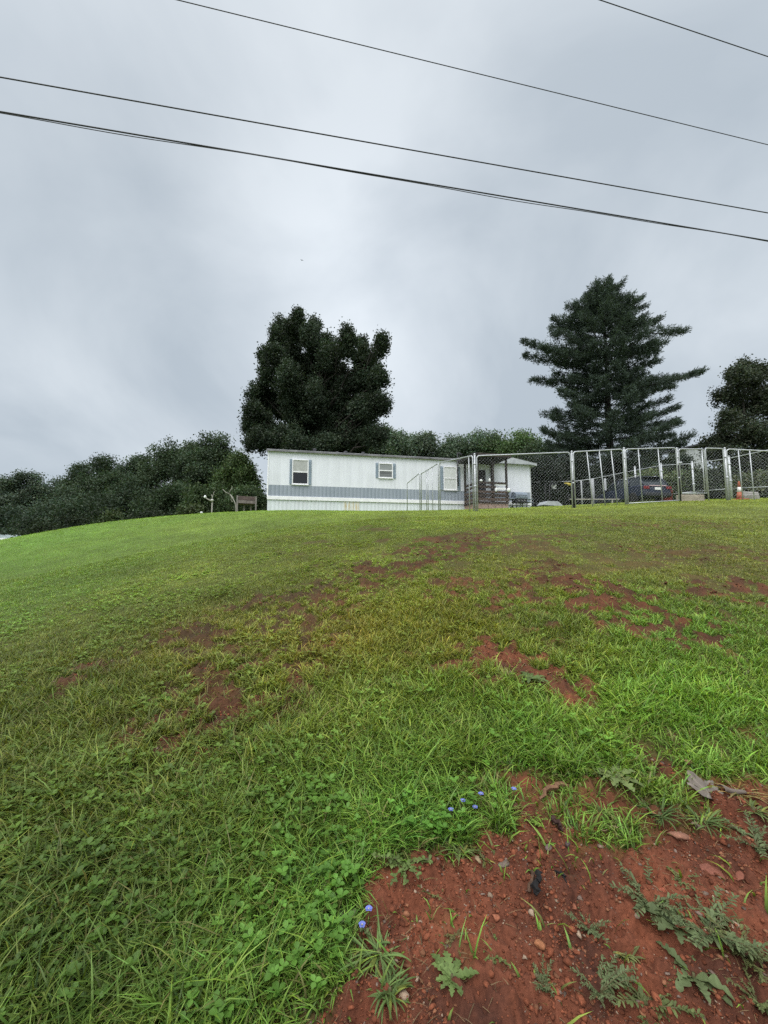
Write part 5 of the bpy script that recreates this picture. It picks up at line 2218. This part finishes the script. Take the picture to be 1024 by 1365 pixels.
# grey stones beside the cone
for i, (px, Y, s, lab) in enumerate(((999, 15.2, (.26, .16, .14), 'upper grey block leaning beside the traffic cone'), (1004, 14.9, (.20, .15, .10), 'low grey block on the grass right of the traffic cone'))):
    p = gp(px, Y)
    o = MB().box(-s[0], s[0], -s[1], s[1], -.05, s[2] * 2, .03).build('concrete_block', mat('grey_block', (.30, .29, .27), .9, .35, 8, bump=.4))
    o.location = tuple(p + np.array([0, 0, .0]))
    o.rotation_euler = (0, .08 * (1 - 2 * i), .5 * i - .2)
    tag(o, lab, 'block')


# ------------------------------------------------------------------ parked car
def car():
    Y = 22.6
    pc = gp(840, Y)
    # rear faces the viewer's right, nose to the left and away
    rz = math.radians(97)
    t = thing('parked_car', 'dark blue hatchback parked behind the kennel, rear end to the right', 'car', (pc[0], pc[1], pc[2] - .02), rz)
    PA = mat('navy_paint', (.018, .024, .045), .25, .25, 3, spec=.5)
    GL = glass_mat('car_glass', (.02, .026, .03), .06)
    W = .86
    # stations along x (nose +x): (x, z bottom, z belt, half width)
    st = [(-2.05, .42, .78, .74), (-2.0, .32, .95, .82), (-1.75, .28, 1.0, .86), (-1.0, .25, 1.0, .88), (0, .25, .98, .88), (.85, .25, .95, .88), (1.4, .26, .86, .86), (1.95, .30, .74, .80), (2.12, .40, .62, .66)]
    V, Fq = [], []
    for x, z0, z1, hw in st:
        ring = [(-hw * .9, z0), (-hw, z0 + .12), (-hw, (z0 + z1) / 2), (-hw * .97, z1 - .05), (-hw * .9, z1), (hw * .9, z1), (hw * .97, z1 - .05), (hw, (z0 + z1) / 2), (hw, z0 + .12), (hw * .9, z0)]
        V += [(x, a, b) for a, b in ring]
    n = 10
    for i in range(len(st) - 1):
        for k in range(n):
            k2 = (k + 1) % n
            Fq.append((i * n + k, i * n + k2, (i + 1) * n + k2, (i + 1) * n + k))
    Fq += [tuple(range(n)), tuple(range(len(V) - 1, len(V) - n - 1, -1))]
    MB().add(V, Fq, False).build('body', PA, t)
    # cabin: lower ring and roof ring
    lowr = [(-1.92, .72), (1.0, .74)]
    cab = MB()
    B_ = [(-1.95, -.74, .97), (-1.95, .74, .97), (1.02, .76, .955), (1.02, -.76, .955)]
    Tt = [(-1.55, -.60, 1.45), (-1.55, .60, 1.45), (.28, .62, 1.48), (.28, -.62, 1.48)]
    cab.add(B_ + Tt, [(0, 1, 5, 4), (1, 2, 6, 5), (2, 3, 7, 6), (3, 0, 4, 7), (4, 5, 6, 7)])
    cab.build('window_glass', GL, t)
    rf = MB()
    rf.add([(-1.66, -.62, 1.452), (-1.66, .62, 1.452), (.36, .64, 1.482), (.36, -.64, 1.482), (-1.45, -.5, 1.52), (-1.45, .5, 1.52), (.1, .52, 1.54), (.1, -.52, 1.54)],
           [(0, 1, 5, 4), (1, 2, 6, 5), (2, 3, 7, 6), (3, 0, 4, 7), (4, 5, 6, 7), (3, 2, 1, 0)])
    rf.build('roof', PA, t)
    for sy in (-1, 1):
        for (a, c) in (((-1.95, .75, .98), (-1.56, .61, 1.46)), ((-.9, .765, .97), (-.78, .625, 1.47)), ((.0, .765, .97), (-.02, .63, 1.48)), ((1.03, .765, .96), (.29, .63, 1.48))):
            MB().tube([(a[0], a[1] * sy, a[2]), (c[0], c[1] * sy, c[2])], .035, 6).build('pillar', PA, t)
        MB().tube([(-1.4, .52 * sy, 1.56), (.1, .54 * sy, 1.575)], .02, 6).build('roof_rail', mat('rail_silver', (.45, .46, .48), .4, .2, 9, metal=.4), t)
        MB().box(-2.085, -2.0, min(sy * .50, sy * .80), max(sy * .50, sy * .80), .74, .90, .015).build('tail_light', mat('tail_red', (.17, .018, .02), .3, .2, 8), t)
        for wx in (-1.3, 1.32):
            wl = MB().lathe([(.20, -.10), (.30, -.10), (.325, -.07), (.325, .07), (.30, .10), (.20, .10)], 22).build('wheel', mat('tyre', (.02, .02, .02), .9, .2, 20), t)
            wl.rotation_euler = (math.pi / 2, 0, 0)
            wl.location = (wx, sy * .80, .325)
            MB().lathe([(.20, -.09), (.20, .092), (.12, .105), (.05, .10)], 16).build('rim', mat('rim_silver', (.4, .41, .42), .35, .2, 9, metal=.6), wl)
        MB().box(.72, .92, min(sy * .90, sy * 1.04), max(sy * .90, sy * 1.04), .94, 1.08, .03).build('wing_mirror', PA, t)
        MB().box(2.0, 2.09, min(sy * .42, sy * .70), max(sy * .42, sy * .70), .60, .72, .02).build('headlight', mat('lamp_clear', (.6, .62, .64), .2, .1, 9), t)
    MB().box(-2.12, -2.02, -.76, .76, .36, .56, .03).build('bumper', mat('bumper_dark', (.03, .032, .038), .5, .2, 9), t)
    MB().box(-2.085, -2.045, -.5, .5, .905, .945, .006).build('light_bar', mat('bar_pale', (.55, .40, .42), .3, .2, 9), t)
    MB().box(-2.075, -2.035, -.18, .18, .70, .84, .005).build('number_plate', mat('plate', (.72, .73, .74), .5, .1, 9), t)
    MB().box(-1.78, -1.6, -.55, .55, 1.44, 1.475, .01).build('spoiler', PA, t)


car()
# red tub right of the car
p = gp(889, 21)
t = thing('red_tub', 'dull red tub on the ground at the right of the dark car', 'tub', p)
zt = topz(889, 655, 21) - p[2]
RED = mat('faded_red', (.26, .045, .045), .6, .3, 8)
MB().lathe([(.24, -.05), (.27, 0), (.31, zt * .93), (.33, zt * .94), (.33, zt), (.30, zt), (.27, zt * .7)], 18).build('tub_body', RED, t)
MB().tube([(-.33, 0, zt * .8), (-.39, 0, zt * .85), (-.33, 0, zt * .93)], .015, 6).build('handle', RED, t)

# ------------------------------------------------------------------ rack, feeder post and marker left of the home
A, B = gp(316, 19.6), gp(341, 20.0)
t = thing('wooden_rack', 'weathered wooden rack on four legs left of the mobile home', 'rack', A, math.atan2(B[1] - A[1], B[0] - A[0]))
w_ = math.hypot(B[0] - A[0], B[1] - A[1])
zt = topz(316, 660.5, 19.6) - A[2]
zb = topz(328, 671, 19.8) - A[2]
RW = mat('rack_wood', (.13, .095, .09), .85, .5, 8, bump=.4)
LW = mat('rack_leg_wood', (.24, .22, .205), .85, .4, 8)
for x, y, q in ((0, 0, zt), (w_, 0, zt), (w_ * .42, .35, zb), (w_ * .78, .35, zb)):
    MB().box(x - .035, x + .035, y - .035, y + .035, -.2, q, .006).build('leg', LW, t)
MB().box(.037, w_ - .037, -.02, .015, zb + .17, zt - .02, .004).build('upper_board', RW, t)
MB().box(.037, w_ - .037, -.02, .015, zb, zb + .155, .004).build('lower_board', mat('rack_wood_pale', (.21, .18, .17), .85, .5, 8, bump=.3), t)
MB().box(.04, w_ - .04, .02, .5, zb - .03, zb - .002, .004).build('shelf', RW, t)

p = gp(282.5, 19.8)
zt = topz(283, 668, 19.8) - p[2]
t = thing('feeder_post', 'thin post with bare forked branch and small white bird feeder', 'post', p)
DW = mat('dead_wood', (.30, .29, .25), .85, .35, 10)
MB().tube([(0, 0, -.2), (.01, 0, zt)], [.04, .035], 7).build('pole', DW, t)
m = MB()
m.tube([(.01, 0, zt), (-.12, 0, zt + .04), (-.28, 0, zt + .13), (-.36, 0, zt + .22)], [.035, .03, .025, .015], 6)
m.tube([(.01, 0, zt), (.0, 0, zt + .2), (.06, 0, zt + .4), (.09, 0, zt + .5)], [.035, .028, .02, .012], 6)
m.tube([(.0, 0, zt + .2), (-.06, 0, zt + .34)], [.02, .012], 6)
m.build('branch', DW, t)
fe = MB()
fe.lathe([(.02, 0), (.06, .02), (.065, .10), (.02, .15)], 12, (-.37, 0, zt + .15))
fe.build('bird_feeder', mat('white_plastic', (.75, .76, .76)), t)
MB().lathe([(.02, 0), (.07, .02), (.075, .09), (.02, .12)], 10, (.02, -.05, zt - .02)).build('cup', mat('pale_cup', (.5, .5, .46), .6), t)

p = gp(305, 20.4)
z0 = topz(305, 659, 20.4) - p[2]
t = thing('dead_branch', 'bare forked dead branch rising beside the wooden rack', 'branch', p)
m = MB()
m.tube([(.38, 0, -.2), (.36, 0, z0 * .6), (.25, 0, z0 * .78), (.05, 0, z0)], [.035, .03, .028, .024], 6)
m.tube([(.05, 0, z0), (-.2, 0, z0 + .12), (-.36, 0, z0 + .28)], [.024, .02, .012], 6)
m.tube([(-.03, 0, z0 + .04), (.06, 0, z0 + .22), (.16, 0, z0 + .42)], [.022, .017, .01], 6)
m.tube([(.25, 0, z0 * .78), (.16, 0, z0 * .70), (.1, 0, z0 * .8), (.16, 0, z0 * .93), (.24, 0, z0 * .86)], .018, 6)
m.build('limb', DW, t)

p = gp(269, 19.6)
zt = topz(269, 682.5, 19.6) - p[2]
o = MB().lathe([(.055, -.1), (.055, zt * .85), (.065, zt * .86), (.065, zt), (.02, zt + .02)], 12).build('cleanout_pipe', mat('white_plastic', (.75, .76, .76)))
o.location = tuple(p)
tag(o, 'short white capped pipe standing in the grass left of the feeder post', 'pipe')


# ------------------------------------------------------------------ shed roof down the slope at the left edge
def low_house():
    Y = 24
    a = at(-22, 722, Y)
    c = at(31, 718, Y)
    zr = at(12, 713.2, Y + 1.5)[2]
    ze = at(31, 717.5, Y)[2]
    zg = h1(a[0], Y) - .2
    t = thing('shed', 'low shed with pale green metal roof down the slope at the left edge', 'shed', (c[0], Y, zg), .12)
    MT = mat('green_metal_roof', (.30, .38, .36), .4, .35, 3, stretch=(8, .3, 1))
    W_ = c[0] - a[0] + 1.5
    MB().box(-W_, -.25, .25, 2.8, 0, ze - zg - .05).build('wall', mat('shed_wall', (.35, .36, .35), .8, .3, 5), t)
    MB().add([(-W_, 0, ze - zg), (0, 0, ze - zg), (-.55, 1.55, zr - zg), (-W_, 1.55, zr - zg), (0, 3.1, ze - zg), (-W_, 3.1, ze - zg)],
             [(0, 1, 2, 3), (3, 2, 4, 5), (1, 4, 2)]).build('roof', MT, t)
    rb_ = MB()
    x = -.3
    while x > -W_:
        rb_.tube([(x, -.01, ze - zg + .015), (x - .2 if x > -.6 else x, 1.5, zr - zg + .012)], .022, 5)
        x -= .42
    rb_.build('roof_rib', mat('roof_rib', (.52, .56, .56), .4, .2, 4), t)
    MB().box(-W_, .02, -.05, -.012, ze - zg - .12, ze - zg + .01).build('gutter', TRIM, t)


low_house()

# a dark roof corner above the rear fence
p = at(917, 596, 40)
zg = h1(p[0], 40)
t = thing('shed', 'distant shed with dark sloping roof right of the pine', 'shed', (p[0], 40, zg), .2)
hh = p[2] - zg
MB().box(-1.4, .9, -1, 1, -.2, hh - .45).build('wall', mat('far_shed_wall', (.45, .47, .49), .8, .3, 3), t)
MB().prism([(-2.0, hh - .55), (-1.9, hh - .4), (.55, hh + .22), (1.2, hh + .15), (1.2, hh - .1), (.5, hh)], -1.2, 1.2).build('roof', mat('far_shed_roof', (.05, .05, .055), .7, .4, 3), t)


# ------------------------------------------------------------------ overhead wires
def wire(a, b, z, r, label, wrap=False, sag=.0):
    A = atz(*a, EYE + z)
    B = atz(*b, EYE + z)
    d = (B - A)
    ln = np.linalg.norm(d)
    d /= ln
    t = thing('overhead_wire', label, 'wire', tuple(A), 0, 'overhead wires')
    n = 80
    s = np.linspace(-30, ln + 45, n)
    span = s[-1] - s[0]
    pts = []
    for q in s:
        k = (q - ln * .5) / (span * .5)
        pts.append(d * q + np.array([0, 0, -sag * (1 - k * k) + sag * (1 - (ln * .25 / (span * .5)) ** 2)]))
    WM = mat('wire_black', (.045, .047, .053), .6, .3, 3)
    MB().tube(pts, r, 7).build('cable', WM, t, fix=False)
    if wrap:
        m = MB()
        off = []
        nn = 700
        side = np.cross(d, np.array([0, 0, 1.0]))
        for i in range(nn):
            q = s[0] + span * i / (nn - 1)
            k = (q - ln * .5) / (span * .5)
            base = d * q + np.array([0, 0, -sag * (1 - k * k) + sag * (1 - (ln * .25 / (span * .5)) ** 2)])
            w_ = .5 + .5 * math.sin(q * .9 + 1.3 * math.sin(q * .31))
            dr = -(r * 1.1 + .03 * w_ * w_)
            off.append(base + np.array([0, 0, dr]) + side * (r * .6 * math.sin(q * 2.2)))
        m.tube(off, r * .55, 6)
        m.build('lashed_strand', WM, t, fix=False)


wire((237, 0), (1024, 193), 8.6, .0068, 'uppermost long thin wire crossing from the top to the right edge')
wire((800, 0), (1024, 75.5), 9.2, .0068, 'short thin wire in the upper right corner of the sky')
wire((0, 103), (1024, 284), 6.6, .0092, 'second lowest wire, single black cable across the whole sky', sag=.12)
wire((0, 149), (1024, 321), 6.1, .0105, 'lowest and thickest black cable with a second strand hanging on it', True, sag=.12)

# the bird
p = at(402.5, 347, 45)
t = thing('bird', 'tiny dark bird flying above the huge dark tree', 'bird', tuple(p), .4)
BD = mat('bird_dark', (.02, .02, .022), .8)
MB().lathe([(.002, -.10), (.03, -.05), (.038, .0), (.028, .06), (.018, .09), (.003, .12)], 8).build('body', BD, t).rotation_euler = (math.pi / 2, 0, 0)
for sx in (-1, 1):
    MB().add([(0, .04, .01), (sx * .10, .05, .05), (sx * .22, -.02, .02), (sx * .10, -.03, .045), (0, -.05, .01)], [(0, 1, 3, 4), (1, 2, 3)]).build('wing', BD, t)
